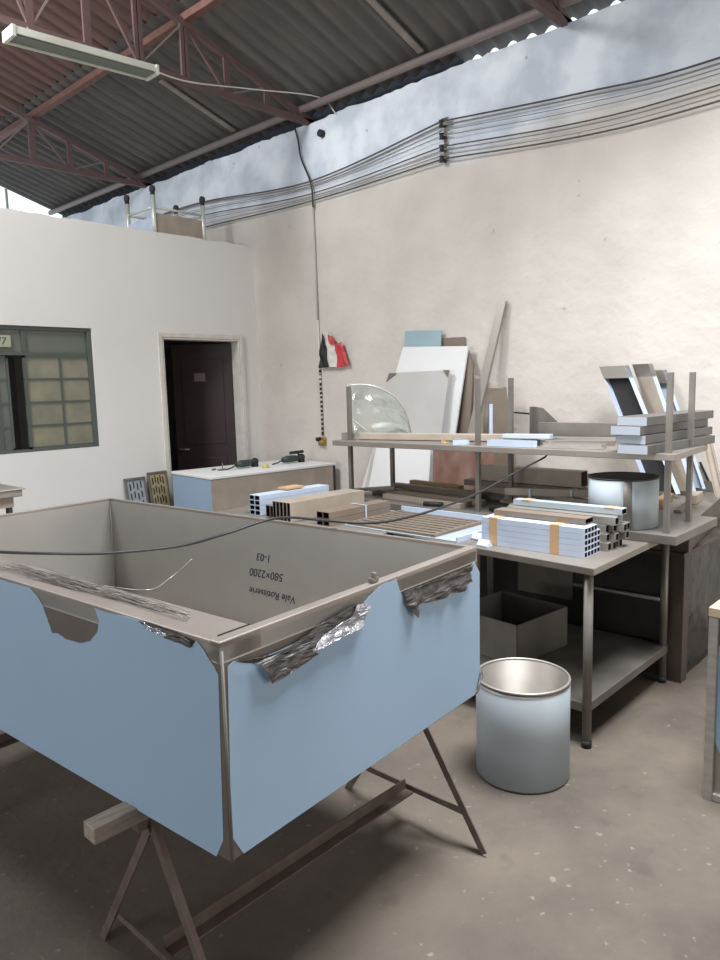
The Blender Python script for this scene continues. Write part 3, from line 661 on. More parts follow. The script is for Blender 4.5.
b_, t_ = lean_down((659, 370), .33, 5.25, 5.14, .95); tray(b_, t_, V(.01, .055, 0), V(-.03, .01, 0), 'folded_panel', [WHITE_P, WHITE_P, TRG], 'white folded steel panel with a grey corner, rightmost of the three leaning', 'steel panel', LG)
b_, t_ = lean((706, 432), (721, 497), 4.9, 4.75); m = MB(); m.channel(b_, t_, .05, .025, .004, up=(-1, 0, 0)); tag(m.build('leaning_channel', BEIGE), 'short beige steel channel leaning beside the right end of the rack', 'steel channel')
b_, t_ = lean((700, 462), (709, 482), 5.28, 5.27); m = MB(); m.beam(b_, t_, .012, .012); tag(m.build('dark_rod', DARK), 'short dark rod against the wall right of the rack', 'rod')

# sheets leaning at left
def sheet_lean(px, xt, xb, th, mm, name, label, cat):
    """px: top-left, top-right, bottom-right, bottom-left in the photo; leaning from xb (foot) to xt (top)"""
    tl, tr, br, bl = px; P = [ax(*bl, xb), ax(*br, xb), ax(*tr, xt), ax(*tl, xt)]
    P[0] = P[3]+(P[0]-P[3])*((P[3].z-.002)/(P[3].z-P[0].z)); P[1] = P[2]+(P[1]-P[2])*((P[2].z-.002)/(P[2].z-P[1].z))
    m = MB(); m.prism(P, (th, 0, 0)); return tag(m.build(name, mm, bevel=.002), label, cat)
sheet_lean(((405,331),(441,330),(437,480),(396,480)), 5.24, 5.20, .012, TEAL, 'teal_panel', 'pale teal film-covered panel showing above the white sheets', 'panel')
sheet_lean(((442,338),(464,337),(470,460),(446,460)), 5.27, 5.24, .02, BEIGE_D, 'grey_folded_sheet', 'grey folded sheet edge just right of the teal panel top', 'sheet')
sheet_lean(((403,347),(468,346),(442,520),(352,520)), 5.20, 5.00, .02, PAPER, 'white_sheet', 'large white sheet leaning behind the grey one', 'sheet')
sheet_lean(((389,373),(449,370),(430,520),(358,520)), 5.10, 4.88, .02, GBOARD, 'grey_sheet', 'grey sheet with worn corners leaning in front of the white sheets', 'sheet')
for nm_, pl_ in (('left', ((389,373),(396,373),(386.5,382),(386,382))), ('right', ((443,370),(449,370),(448,377),(447.5,377)))):
    gs = [o for o in COL.objects if o.name == 'grey_sheet'][0]
    P = [ax(x, y, 5.085) for x, y in pl_]; m = MB(); m.prism(P, (.004, 0, 0)); m.build('worn_corner', BEIGE_D, gs)['label'] = 'brown worn %s corner' % nm_
sheet_lean(((376,448),(430,450),(427,520),(362,520)), 4.92, 4.84, .012, PAPER, 'white_board', 'white board standing lowest behind the rack posts', 'board')
sheet_lean(((468,350),(473,365),(466,520),(450,520)), 5.22, 5.12, .02, BEIGE_D, 'brown_plank', 'narrow brown plank right of the white sheets', 'plank')
sheet_lean(((474,375),(484,378),(482,520),(468,520)), 5.24, 5.14, .02, BEIGE, 'beige_plank', 'narrow beige plank leaning right of the brown plank', 'plank')
sheet_lean(((433,448),(494,446),(492,520),(432,520)), 4.72, 4.68, .03, REDBR, 'red_stained_panel', 'rust-red stained panel behind the rack', 'panel')
b_, t_ = lean((503, 301), (464, 468), 5.26, 5.0); b_ = t_+(b_-t_)*((t_.z-.02)/(t_.z-b_.z)); m = MB(); m.beam(b_, t_, .07, .03, up=(-1, 0, 0)); tag(m.build('long_channel', TRG), 'very long grey steel channel leaning high against the wall', 'steel channel')
sheet_lean(((488,388),(505,388),(512,440),(488,440)), 5.08, 5.06, .02, BEIGE_D, 'dark_plate', 'small dark grey plate leaning behind the rack shelf', 'plate')
q = ax(491, 404, 4.26); m = MB(); m.beam((q.x, q.y, SZ+.001), q, .022, .008, up=(1,0,0)); tag(m.build('white_strip', WHITE_P), 'short upright white strip behind the rack shelf', 'strip')
m = MB(); m.beam(ax(505, 388, 5.1), ax(499, 412, 5.15), .02, .02); m.beam(ax(499, 411, 5.15), ax(549, 415.5, 4.9), .02, .012); tag(m.build('bent_rod_frame', DARK), 'bent dark rod running to the triangular bracket', 'rod')

# ================================================================ ITEMS ON THE UPPER SHELF
TOPZ = SZ+.001
# stack of flat grey trays at the right
k0 = V(3.60, 1.33, TOPZ); tx = V(.72, -.06, 0).normalized()*.80; ty = V(.06, .62, 0).normalized()*.165
GT = mat('grey_tray_steel', (98, 97, 96), .4, .4, .5, 3, (92, 90, 88)); GT_P = mat('tray_pale_end', (170, 178, 186), .4, .1)
def flat_tray(o_, lab):
    t = thing('flat_tray', tuple(o_), lab, 'steel tray', 'flat trays stacked on the rack shelf')
    m = MB(); m.obox(o_, tx, ty, V(0,0,.044)); m.build('tray_body', GT, t, bevel=.002)
    m = MB(); m.obox(o_-tx.normalized()*.0015+ty*.02, tx.normalized()*.0012, ty*.96, V(0,0,.042)); m.build('end_film', GT_P, t)
    return t
labs = ['flat grey steel tray, lowest of the stack on the rack shelf', 'flat grey steel tray, second from bottom of the stack', 'flat grey steel tray, second from top of the stack', 'flat grey steel tray, topmost of the stack on the rack shelf']
k0 = az(648, 455, SZ)+V(.0, 0, .001)
f0 = flat_tray(k0, labs[0])
for k in (1, 2, 3): dup(f0, V([0, .05, .03, .06][k], [0, .03, .05, .03][k], .046*k), labs[k])
def bar_px(name, pa, pb, za, zb, w_, h_, mm, label, cat, hollow=False, group=None, inner=None):
    A = az(*pa, za); B = az(*pb, zb)
    m = MB()
    if hollow: m.hollow(A, B, w_, h_, .003, (0,0,1), 0, 1)
    else: m.beam(A, B, w_, h_)
    ob = m.build(name, [mm, inner or DARK], bevel=0 if hollow else .002); return tag(ob, label, cat, group)
ZB = TOPZ+.024
A = V(3.72, 3.62, ZB); B = V(4.02, 2.15, ZB+.004)
m = MB(); m.beam(A, B, .06, .044); ob = tag(m.build('long_beam', BEIGE, bevel=.003), 'long pale beige beam lying lengthwise on the rack shelf', 'beam')
m = MB(); d_ = (B-A).normalized(); m.beam(A.lerp(B, .80), B+d_*.001, .0625, .0465); m2 = m.build('white_end', WHITE_P, None)
m2.parent = ob; m2.location = m2.location-ob.location; m2['label'] = 'white wrapped end of the beam'
m = MB(); m.beam(A-d_*.001, A.lerp(B, .1), .0625, .0465); m2 = m.build('glare_end', FLANGE, None); m2.parent = ob; m2.location = m2.location-ob.location; m2['label'] = 'left end of the beam with glare put into its colour'  # pale sleeve added to paint the glare on this end
# channels and tubes toward the middle
items = [
 ('white_end_channel', (3.69, 2.38), (3.70, 2.08), .05, .036, WHITE_P, False, 'short white channel at the front edge of the rack shelf'),
 ('black_tube', (3.78, 2.22), (3.83, 2.12), .038, .034, DARK, True, 'black square tube, front one of the pair on the shelf'),
 ('black_tube', (3.82, 2.24), (3.85, 2.15), .038, .034, DARK, True, 'black square tube, rear one of the pair on the shelf'),
 ('shiny_channel', (3.73, 2.03), (3.76, 1.70), .075, .03, STEEL, False, 'wide shiny channel at the front edge left of the trays'),
 ('grey_flat', (3.86, 2.10), (4.02, 1.75), .09, .026, TABLE, False, 'flat grey-beige strip just left of the tray stack'),
 ('grey_flat', (3.98, 2.42), (3.93, 2.12), .12, .03, TRG, False, 'wide flat grey strip in the middle of the shelf'),
 ('steel_flat', (4.08, 2.40), (4.18, 1.75), .09, .028, STEEL, False, 'flat shiny strip at the rear edge of the shelf')]
for nm, a, b, w2, h2, mm, ho, lb in items:
    m = MB(); A = V(a[0], a[1], TOPZ+h2/2); B = V(b[0], b[1], TOPZ+h2/2)
    if ho: m.hollow(A, B, w2, h2, .004, (0,0,1), 0, 1)
    else: m.channel(A-V(0,0,h2/2), B-V(0,0,h2/2), w2, h2, .003) if 'channel' in nm else m.beam(A, B, w2, h2)
    tag(m.build(nm, [mm, BLACK]), lb, 'metal profile')
for k, (x, y, a_) in enumerate(((3.70, 2.74, .4), (3.74, 2.62, 1.0), (3.70, 2.53, 2.2))):
    m = MB(); dd = V(math.cos(a_), math.sin(a_), 0)*.10; m.angle(V(x, y, TOPZ), V(x, y, TOPZ)+dd, .03, .003); tag(m.build('angle_offcut', [CARD, WHITE_P, WHITE_P][k]), ['brown angle offcut at the front edge of the rack shelf', 'white angle offcut beside the brown one on the shelf', 'white angle offcut nearest the second front post'][k], 'offcut')
# back board and triangular bracket
m = MB(); m.beam(V(4.25, 2.36, TOPZ+.055), V(4.27, 1.70, TOPZ+.055), .03, .11); tag(m.build('back_board', STEEL_D, bevel=.002), 'long grey board on edge along the rear of the rack shelf', 'board')
q = V(4.28, 2.42, TOPZ); m = MB(); m.prism([q, q+V(0,-.20,0), q+V(0,-.20,.09), q+V(0,-.07,.20), q+V(0,-.0,.21)], (.004, 0, 0)); m.obox(q, V(-.05, 0, 0), V(0,-.004,0), V(0,0,.21)); tag(m.build('triangular_bracket', STEEL_D), 'grey triangular bracket plate standing at the left end of the back board', 'bracket')
m = MB(); m.beam(ax(620, 420, 4.36), ax(628, 432, 4.36)+V(0,0,0), .02, .05); 
# curved display glass
t = thing('curved_glass', (3.85, 3.5, TOPZ), 'curved display glass panel standing on the left end of the shelf', 'glass panel')
n_ = 24; zz = TOPZ+.0005; gh = .385
base = []
for i in range(n_+1):
    u = i/n_; a = az(349.5+66*u, 440, SZ+.005); a.z = zz
    base.append(V(3.74+.40*u**1.6, a.y+(3.74+.40*u**1.6-a.x)*.93*1.0, zz))
def hgt(u): return max(.012, gh*math.sqrt(max(0, 1-(max(0, u-.12)/.88)**2.2)))
m = MB(); va = [m.bm.verts.new(p) for p in base]; vb = [m.bm.verts.new(p+V(0,0,hgt(i/n_))) for i, p in enumerate(base)]
for i in range(n_): f = m.bm.faces.new((va[i], va[i+1], vb[i+1], vb[i])); f.smooth = True
ob = m.build('glass_pane', GLASS, t); s_ = ob.modifiers.new('s', 'SOLIDIFY'); s_.thickness = .008
m = MB(); m.tube([p+V(0,0,hgt(i/n_)) for i, p in enumerate(base)], .006, 6); m.build('polished_edge', TROLW, t)
low = [p+V(0,0,.005+.16*(1-min(1, i/n_/.55))**1.5) for i, p in enumerate(base)]
m = MB(); m.tube([base[0]+V(0,0,.005), base[0]+V(0,0,gh)], .007, 6); m.build('polished_edge', TROLW, t)
m = MB(); m.tube([p+V(-.0,0,.0) for p in low[:int(n_*.6)]], .004, 6); m.build('inner_arc', TROLW, t)  # thin pale tube along a falling arc on the pane

# ================================================================ ITEMS ON THE FAR TABLE AND RACK PLATE
XD = V(1, .0, 0)
# white profiles stack at left
fw_ = None; G = 'white profiles stacked behind the tank'
for r in range(4):
    for c_ in range(2):
        q = V(2.985, 3.72+c_*.055, .8705+.0165+r*.0335)
        if fw_ is None: fw_ = profile('white_profile', q, q+V(.62, -.02, 0), .052, .032, WHITE_P, 'white profile in the small stack behind the tank, bottom layer, nearer one', 'metal profile', G); q1 = q
        else: dup(fw_, q-q1, 'white profile in the small stack behind the tank, %s layer, %s one' % (ORD[r], ['nearer', 'farther'][c_]))
q = V(3.02, 3.745, .8705+.0165+4*.0335-.013); m = MB(); m.obox(q+V(.22,-.035,.002), V(.16, 0, 0), V(0, .10, 0), V(0,0,.012)); tag(m.build('timber_offcut', CARD), 'small orange-brown offcut on top of the white profiles', 'offcut')
# upright flat beige plates
fb = None; G = 'beige profiles on edge behind the tank'
for c_ in range(5):
    q = V(2.94, 3.36+c_*.034, .8705+.062)
    if fb is None: fb = profile('edge_profile', q, q+V(.66, -.02, 0), .030, .12, BEIGE, 'beige flat profile on edge behind the tank, first of the row from the right', 'metal profile', G); q1 = q
    else: dup(fb, q-q1, 'beige flat profile on edge behind the tank, %s of the row from the right' % COLS[c_])
for c_ in range(2):
    q = V(2.985, 3.57+c_*.045, .8705+.04); profile('short_profile', q, q+V(.5, -.02, 0), .04, .075, BEIGE_D, ['short brown profile between the white stack and the beige row, nearer one', 'short brown profile between the white stack and the beige row, farther one'][c_], 'metal profile')
# bundle with black ends and white strap
G = 'strapped brown profiles with black ends'; fs = None; sdir = V(.93, -.02, 0).normalized()*.55
for r in range(2):
    for c_ in range(2):
        q = V(2.99, 3.08+c_*.055, .8705+.021+r*.042)
        if fs is None: fs = profile('strapped_profile', q, q+sdir, .052, .040, BEIGE_D, 'brown strapped profile with black end, bottom layer, nearer one', 'metal profile', G, inner=BLACK); q1 = q
        else: dup(fs, q-q1, 'brown strapped profile with black end, %s layer, %s one' % (ORD[r] if r == 0 else 'top', ['nearer', 'farther'][c_]))
m = MB(); q = V(3.30, 3.045, .8705); m.obox(q+V(0,0,.086), V(.012, 0, 0), V(0, .125, 0), V(0,0,.002)); m.obox(q-V(0,.003,0), V(.012, 0, 0), V(0, .002, 0), V(0,0,.088)); tag(m.build('white_strap', WHITE_P), 'white strap around the bundle with black ends', 'strap')
# film covered tray with the slatted grille
t = thing('film_tray', (3.45, 2.7, .8705), 'pale blue film-covered sheet tray lying under the slatted grille', 'tray')
m = MB(); m.box((3.06, 2.18, .8705), (3.60, 3.00, .878)); m.build('tray_base', FILM_P, t)
m = MB(); m.box((3.60, 2.10, .8705), (3.612, 3.0, .915)); m.box((3.06, 2.17, .8705), (3.61, 2.18, .9)); m.build('tray_lip', WHITE_P, t)
t = thing('slatted_grille', (3.3, 2.7, .879), 'brown slatted steel grille lying flat on the blue tray', 'grille')
m = MB(); m.box((3.07, 2.33, .8795), (3.58, 2.352, .894)); m.build('end_bar', BEIGE_D, t); m = MB(); m.box((3.07, 2.96, .8795), (3.58, 2.982, .894)); m.build('end_bar', BEIGE_D, t)
for k in range(9):
    x = 3.075+k*.058; m = MB(); m.box((x, 2.352, .8797), (x+.030, 2.96, .892)); m.build('slat', BEIGE_D, t)
# heap on the rack plate
RZ = .919
def hp(name, a, b, w2, h2, mm, lb, lvl=0, ho=False, rnd=False, inner=None, cat='metal profile', group=None):
    A = V(a[0], a[1], a[2] if len(a) > 2 else RZ+h2/2+lvl); B = V(b[0], b[1], b[2] if len(b) > 2 else RZ+h2/2+lvl)
    m = MB()
    if rnd: m.tube([A, B], w2/2, 12)
    elif ho: m.hollow(A, B, w2, h2, .003, (0,0,1), 0, 1)
    else: m.beam(A, B, w2, h2)
    return tag(m.build(name, [mm, inner or BLACK]), lb, cat, group)
hp('box_section', (4.20, 2.75), (4.20, 2.02), .09, .10, BEIGE, 'big beige box section on the rear of the rack plate left of the cylinder', ho=True, lvl=.121, inner=BEIGE_D)
hp('long_profile', (3.96, 3.45), (3.88, 2.55), .06, .035, BEIGE, 'long beige profile at the left part of the rack plate')
hp('long_profile', (3.90, 3.50), (3.80, 2.60), .05, .035, BEIGE_D, 'long brown profile in front of the long beige one on the rack plate')
hp('long_profile', (4.14, 3.40), (4.10, 2.80), .06, .05, BEIGE, 'pale profile at the rear left of the rack plate')
hp('long_profile', (4.15, 3.35), (4.08, 2.86), .05, .03, WOOD, 'pale wooden-looking profile topmost at the rear left of the rack plate', lvl=.052)
hp('long_profile', (4.02, 3.40), (3.95, 2.65), .05, .035, BEIGE_D, 'long brown profile lying on top of the left heap', lvl=.037)
hp('strapped_beam', (4.06, 2.46), (3.90, 1.84), .05, .04, BEIGE, 'beige beam crossed over by another on the tan beams', lvl=.056)
hp('strapped_beam', (3.84, 2.36), (4.00, 1.84), .045, .04, BEIGE, 'beige beam with white straps crossing over the other', lvl=.097)
hp('brown_rail', (4.125, 2.7), (4.125, 1.95), .035, .03, BEIGE_D, 'thin brown rail at the back of the rack plate')
hp('flat_rail', (4.205, 2.86), (4.205, 1.97), .10, .038, BEIGE_D, 'flat rail at the bottom of the pile under the big box section')
hp('flat_rail', (4.20, 2.80), (4.20, 2.02), .09, .038, BEIGE, 'flat rail in the middle of the pile under the big box section', lvl=.040)
hp('flat_rail', (4.19, 2.88), (4.19, 1.98), .10, .038, BEIGE_D, 'flat rail directly under the big box section', lvl=.080)
hp('tan_beam', (4.08, 2.50), (4.06, 1.86), .05, .055, BEIGE, 'tan beam under the crossing strapped beams, rear one')
hp('tan_beam', (3.86, 2.40), (3.93, 1.86), .05, .055, BEIGE_D, 'tan beam under the crossing strapped beams, front one')
for k, f in enumerate((.3, .75)):
    q = V(3.84, 2.36, RZ+.097).lerp(V(4.00, 1.84, RZ+.097), f); m = MB(); m.obox(q+V(-.032, -.006, -.04), V(.065, 0, 0), V(0, .012, 0), V(0, 0, .083)); tag(m.build('white_strap', WHITE_P), ['white strap on the crossing beam, left one', 'white strap on the crossing beam, right one'][k], 'strap')
fb = None
for k in range(3):
    a = (3.735+k*.045, 2.40, RZ+.023); b = (3.70+k*.045, 2.16, RZ+.023)
    hp('black_pipe', a, b, .04, .04, BLACK, ['black round pipe at the front of the rack plate, front one', 'black round pipe at the front of the rack plate, middle one', 'black round pipe at the front of the rack plate, rear one'][k], rnd=True, cat='pipe', group='black pipes on the rack plate')
hp('black_pipe', (3.66, 2.86, RZ+.016), (3.70, 2.74, RZ+.016), .03, .03, BLACK, 'short black round pipe further left on the rack plate', rnd=True, cat='pipe')
hp('beige_strip', (3.79, 3.30), (3.72, 2.60), .05, .03, BEIGE, 'wide beige strip beside the left black pipe')
hp('grey_angle', (3.74, 3.64, RZ+.03), (3.90, 3.30, RZ+.06), .06, .02, STEEL_D, 'grey bent strip by the far left post')

# ================================================================ COUNTER BY THE DOOR WITH TOOLS
KZ = .93
k0 = az(211, 477, KZ); kx = (az(340, 462, KZ)-k0).normalized()*1.43; ky = V(-kx.y, kx.x, 0).normalized()*.74
k0.z = 0
t = thing('film_counter', tuple(k0+kx*.5+ky*.5), 'long steel counter with blue film end and white top by the doorway', 'counter')
m = MB(); m.obox(k0+V(0,0,.03), kx, ky, V(0,0,.875)); m.build('counter_body', BEIGE, t)
n1 = -kx.normalized(); m = MB(); m.obox(k0+n1*.003+V(0,0,.03), n1*-.002, ky, V(0,0,.87)); m.build('end_film', FILM, t)
m = MB(); m.obox(k0-ky.normalized()*.012+n1*.01+V(0,0,.905), kx*1.01, ky*1.03, V(0,0,.024)); m.build('white_top', PAPER, t, bevel=.004)
m = MB(); m.obox(k0+kx-kx.normalized()*.02-ky.normalized()*.006+V(0,0,.03), kx.normalized()*.024, ky*.3, V(0,0,.87)); m.build('dark_edge', DARK, t)
def grinder(p, ang, label, handle=True):
    p = Vector(p); d_ = V(math.cos(ang), math.sin(ang), 0); sdv = V(-d_.y, d_.x, 0)
    t = thing('power_tool', tuple(p), label, 'power tool')
    m = MB(); m.tube([p+V(0,0,.04), p+d_*.06+V(0,0,.045), p+d_*.16+V(0,0,.045), p+d_*.20+V(0,0,.04)], [.028, .036, .034, .026], 14); m.build('tool_body', GREEN_T, t)
    m = MB(); m.tube([p+d_*.20+V(0,0,.045), p+d_*.25+V(0,0,.05), p+d_*.27+V(0,0,.05)], [.026, .038, .03], 14); m.tube([p+d_*.245+V(0,0,.0), p+d_*.245+V(0,0,.06)], .036, 14); m.build('gear_head', BLACK, t)
    m = MB(); m.tube([p+d_*-.01+V(0,0,.04), p-d_*.06+V(0,0,.02), p-d_*.12+sdv*.02+V(0,0,.006)], .007, 8); m.build('power_cord', BLACK, t)
    if handle: m = MB(); m.tube([p+d_*.22+V(0,0,.06), p+d_*.20+V(0,0,.10)], .012, 8); m.tube([p+d_*.10+V(0,0,.105), p+d_*.27+V(0,0,.108)], .016, 10); m.build('side_handle', BLACK, t)
KT = KZ
grinder(az(237, 469, KT), .10, 'dark green power tool lying left on the white counter', False)
grinder(az(283, 464, KT), -.05, 'dark green power tool with raised black handle, right on the counter', True)
q = az(263, 468, KT); m = MB(); m.tube([q, q+V(.05,-.02,.0)+V(0,0,.02)], .02, 12); tag(m.build('yellow_cap', YEL), 'small yellow cap right of the left power tool', 'cap')
for k, (px, lb) in enumerate(((212, 'small dark bolt lying at the left end of the counter'), (221, 'small upright bit holder on the counter'))):
    q = az(px, 470.5, KT); m = MB(); m.tube([q+V(0,0,.008), q+V(.05, .01, .008)], .008, 8)
    if k: m.tube([q+V(.02,0,0), q+V(.02,0,.07)], .004, 8); m.box((q.x-.02, q.y-.02, KT), (q.x+.07, q.y+.03, KT+.012))
    tag(m.build(['loose_bolt', 'bit_holder'][k], STEEL_D), lb, ['bolt', 'holder'][k])
# louvre panels against the white wall
def louvre(p0, p1, label, film, slots):
    """corners bottom-left p0.x..p1.x"""
    x0, x1, zt_ = p0, p1[0], p1[1]; yb, yt = WY-.16, WY-.012
    t = thing('louvre_panel', ((x0+x1)/2, yb, 0), label, 'louvre panel'); L = V(0, yt-yb, zt_)
    n_ = V(0, -zt_, yt-yb).normalized()
    o_ = V(x0, yb, 0); W_ = V(x1-x0, 0, 0)
    m = MB(); e = .022
    for a, b in ((0, e), (x1-x0-e, e)): m.obox(o_+V(a,0,0), V(b,0,0), L, n_*.02)
    m.obox(o_, W_, L*.03, n_*.02); m.obox(o_+L*.97, W_, L*.03, n_*.02); m.build('panel_frame', STEEL_D, t, bevel=.004)
    m = MB(); m.obox(o_+V(e,0,0)+n_*.004, W_-V(2*e,0,0), L, n_*.004); m.build('panel_sheet', film, t)
    k = 0
    m = MB()
    for r in range(8):
        for c_ in range(slots):
            sx = x0+e+.015+(x1-x0-2*e-.03)*(c_+.5)/slots; f0_ = .97-.11*(r+1)+.02*(c_ % 2)
            m.obox(V(sx-.006, 0, 0)+V(0, yb, 0)+L*f0_+n_*.0085, V(.012,0,0), L*.075, n_*.003)
    m.build('louvre_slots', DARK, t)
louvre(3.545, (3.775, .865), 'steel louvre panel with bluish sheen, left of the pair by the door', FILM_P, 4)
louvre(3.80, (4.02, .90), 'steel louvre panel with golden sheen, right of the pair by the door', mat('golden_steel', (206, 190, 150), .3, .5), 5)
# scale-like tray table at far left
t = thing('tray_stand', (1.75, 5.2, 0), 'stainless drain tray stand cut off by the left edge', 'stand')
m = MB(); m.box((1.20, 4.75, 1.055), (1.895, 5.25, 1.10)); m.box((1.18, 4.73, 1.10), (1.91, 5.27, 1.108)); m.build('tray', STEEL, t, bevel=.004)
m = MB(); m.box((1.24, 4.80, .985), (1.855, 5.2, 1.054)); m.build('tray_body', BEIGE, t)
for x in (1.26, 1.83):
    for y in (4.82, 5.18): m = MB(); m.tube([(x, y, 0), (x, y, .985)], .02, 10); m.build('leg', DARK, t)

# ================================================================ UPTURNED TROLLEY ON THE SMALL ROOM
t = thing('upturned_trolley', (4.38, 6.9, 3.2), 'upturned castor trolley frame on top of the small white room', 'trolley')
tx0, tx1, ty0, ty1 = 4.20, 4.80, 6.68, 7.18
for (x, y, zt_) in ((tx0, ty0, 3.73), (tx1, ty0, 3.72), (tx0, ty1, 3.73), (tx1, ty1, 3.72)):
    m = MB(); m.tube([(x, y, 3.2), (x, y, zt_-.06)], .025, 12); p_ = m.build('post', TROLW, t)
    m = MB(); m.tube([(x, y, zt_-.06), (x, y, zt_-.03)], .024, 10); m.tube([(x-.014, y, zt_), (x+.014, y, zt_)], .036, 16); m.build('castor', BLACK, p_)
for a, b in (((tx0, ty0), (tx1, ty0)), ((tx1, ty0), (tx1, ty1)), ((tx1, ty1), (tx0, ty1)), ((tx0, ty1), (tx0, ty0))):
    m = MB(); m.tube([(a[0], a[1], 3.555), (b[0], b[1], 3.555)], .013, 8); m.build('rail', TROLW, t)
m = MB(); m.box((tx0+.03, ty0-.01, 3.2), (tx1-.01, ty0, 3.50)); m.build('front_panel', BEIGE, t)
m = MB(); m.box((tx0-.01, ty0+.03, 3.2), (tx0, ty1, 3.46)); m.build('side_panel', WHITE_P, t)

# ================================================================ WALL ELECTRICS
KX = WX-.035
t = thing('insulator_bracket', (WX, 3.84, 3.58), 'vertical bracket with four black cable insulators on the wall', 'bracket')
m = MB(); m.box((WX-.014, 3.83, 3.57), (WX, 3.85, 3.90)); m.build('bracket_bar', BEIGE_D, t)
IZ = [3.876, 3.779, 3.683, 3.593]
for z in IZ: m = MB(); m.tube([(WX-.055, 3.84, z-.022), (WX-.055, 3.84, z-.006), (WX-.055, 3.84, z+.006), (WX-.055, 3.84, z+.022)], [.026, .018, .018, .026], 12); m.tube([(WX-.055, 3.84, z), (WX-.01, 3.84, z)], .006, 6); m.build('insulator', BLACK, t)
def wcab(zl, zm, zr_, r, mm, lb, y_end=-2.5, x=KX, sagm=None):
    pts = [V(x, 8.6, zl+.01), V(x, 7.29, zl), V(x, 5.51, zm), V(x-.02, 3.87, zr_), V(x-.02, 3.81, zr_)]
    zr2 = zr_-.11; pts += [V(x, 2.61, zr2), V(x, 1.65, sagm if sagm else zr2-.02), V(x, -.5, zr_-.05), V(x, y_end, zr_)]
    cable(pts, r*.8, mm, 'wall_cable', lb, 'cable', 'cables sagging along the wall', n=7, seg=6)
wcab(3.888, 3.751, IZ[0]+.02, .009, CABLE_M, 'thick dark cable on the topmost insulator', sagm=3.735)
wcab(3.875, 3.725, IZ[0]-.01, .008, CABLE_G, 'grey cable just under the topmost one', sagm=3.70)
wcab(3.80, 3.69, IZ[1], .004, CABLE_G, 'thin grey cable on the second insulator', sagm=3.64)
wcab(3.74, 3.63, IZ[2]+.01, .007, CABLE_M, 'dark cable on the third insulator', sagm=3.57)
wcab(3.69, 3.60, IZ[2]-.02, .004, CABLE_G, 'thin grey cable just below the third insulator', sagm=3.54)
wcab(3.64, 3.585, IZ[3]+.03, .004, CABLE_G, 'thin pale cable just above the lowest insulator', sagm=3.505)
wcab(3.82, 3.705, IZ[1]+.04, .004, CABLE_G, 'thin pale cable just above the second insulator', sagm=3.67)
wcab(3.603, 3.56, IZ[3], .008, CABLE_M, 'dark cable on the lowest insulator', sagm=3.47)
cable([V(WX-.03, 5.70, 4.33), ax(298, 140, KX), ax(301, 158, KX), ax(309, 178, KX), ax(312, 190, KX), ax(313, 207, KX)], .009, CABLE, 'drop_cable', 'loose dark cable hanging from the roof down to the conduit', 'cable')
t = thing('conduit', (WX, 5.46, 1.2), 'thin vertical conduit with flaking dark patches down the wall', 'conduit')
cp = [ax(313, 205, WX-.012), ax(318, 320, WX-.012), ax(320, 365, WX-.012), ax(323, 436, WX-.012)]
m = MB(); m.tube(cp[:2], .010, 8); m.build('upper_tube', GBOARD, t)
m = MB(); m.tube(cp[1:], .011, 8); m.build('lower_tube', WPL, t)
rr = random.Random(2)
for k in range(16):
    f = k/16; q = cp[2].lerp(cp[3], f); L_ = rr.uniform(.012, .035); m = MB(); m.tube([q+V(-.003,0,0), q+V(-.003,0,-L_)], .0125, 8); m.build('dark_patch', BLACK, t)
t = thing('wall_socket', (WX, 5.47, 1.12), 'small wall socket with brass-coloured taps at the foot of the conduit', 'socket')
q = ax(322, 440, WX-.02); m = MB(); m.box((WX-.03, q.y-.05, q.z-.06), (WX, q.y+.05, q.z+.03)); m.build('back_plate', BRASS, t, bevel=.004)
m = MB(); m.tube([(WX-.03, q.y+.02, q.z+.01), (WX-.075, q.y+.02, q.z+.01)], .022, 10); m.build('tap', BLACK, t)
m = MB(); m.tube([(WX-.03, q.y-.03, q.z-.02), (WX-.07, q.y-.03, q.z-.02)], .024, 10); m.tube([(WX-.071, q.y-.03, q.z-.02), (WX-.075, q.y-.03, q.z-.02)], .012, 10); m.build('tap', BRASS, t)
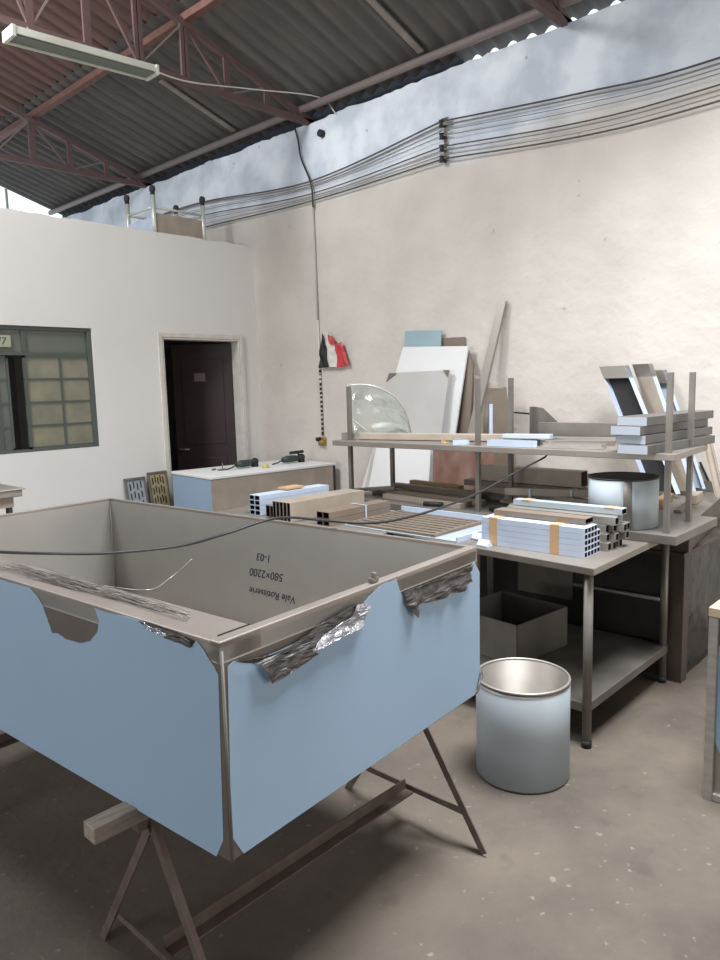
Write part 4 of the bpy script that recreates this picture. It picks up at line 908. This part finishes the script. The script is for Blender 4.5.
m = MB(); q = ax(323, 134, WX); m.tube([q, q-V(.05,0,0)], .035, 14); tag(m.build('vent_stub', BLACK), 'short black pipe stub poking from the wall near the roof', 'pipe stub')
# plastic bag hanging at the conduit
t = thing('hanging_bag', tuple(ax(330, 366, WX-.03)), 'crumpled black, white and red plastic bag hanging on the wall conduit', 'bag')
def bagp(pts, mm, nm, off):
    m = MB(); P = [ax(x, y, WX-.03-off) for x, y in pts]; tri_fill(m.bm, P)
    for _ in range(2): bmesh.ops.subdivide_edges(m.bm, edges=[e for e in m.bm.edges if e.calc_length() > .03], cuts=1); bmesh.ops.triangulate(m.bm, faces=m.bm.faces)
    for v in m.bm.verts: v.co.x -= .035*abs(mnoise(v.co*14))
    ob = m.build(nm, mm, t); s_ = ob.modifiers.new('s', 'SOLIDIFY'); s_.thickness = .002; return ob
bagp([(323,333),(327,345),(327,360),(330,367),(320,368),(321,350)], BLACK, 'black_fold', .012)
bagp([(325,331),(331,334),(335,342),(337,352),(338,367),(329,367),(327,350)], WPL, 'white_fold', .004)
bagp([(329,334),(334,338),(336,344),(332,345),(329,342)], RED, 'red_fold', .012)
bagp([(335,345),(342,342),(350,365),(345,366),(338,368),(337,355)], RED, 'red_fold', .008)
# long black cable over the tank
pts = [V(3.75, 2.05, 1.292), ax(545, 457, 3.72), ax(520, 470, 3.45), ax(480, 492, 3.1), ax(440, 508, 2.7), ax(400, 519, 2.4)]
rim = tk(LB-.01, 0, TH+.008)
def onrim(px): 
    q = apl(px, 535, tk(LB-.011, 0), eB); 
    return q
q1 = apl(345, 524, tk(LB-.011, 0), eB); q1.z = P0.z+TH+.01
pts += [ax(370, 523, 2.15), apl(330, 521, tk(LB-.02, 0), eB), apl(278, 518, tk(LB-.08, 0), eB), apl(225, 534, tk(LB-.3, 0), eB), apl(180, 546, tk(LB-.45, 0), eB), apl(110, 553, tk(.45, 0), eB), apl(50, 553.5, tk(.25, 0), eB), apl(0, 552, tk(.05, 0), eB), apl(-40, 549, tk(-.1, 0), eB)]
cable(pts, .0055, CABLE, 'extension_cable', 'long black cable hanging from the rack and across the open tank', 'cable', n=8)
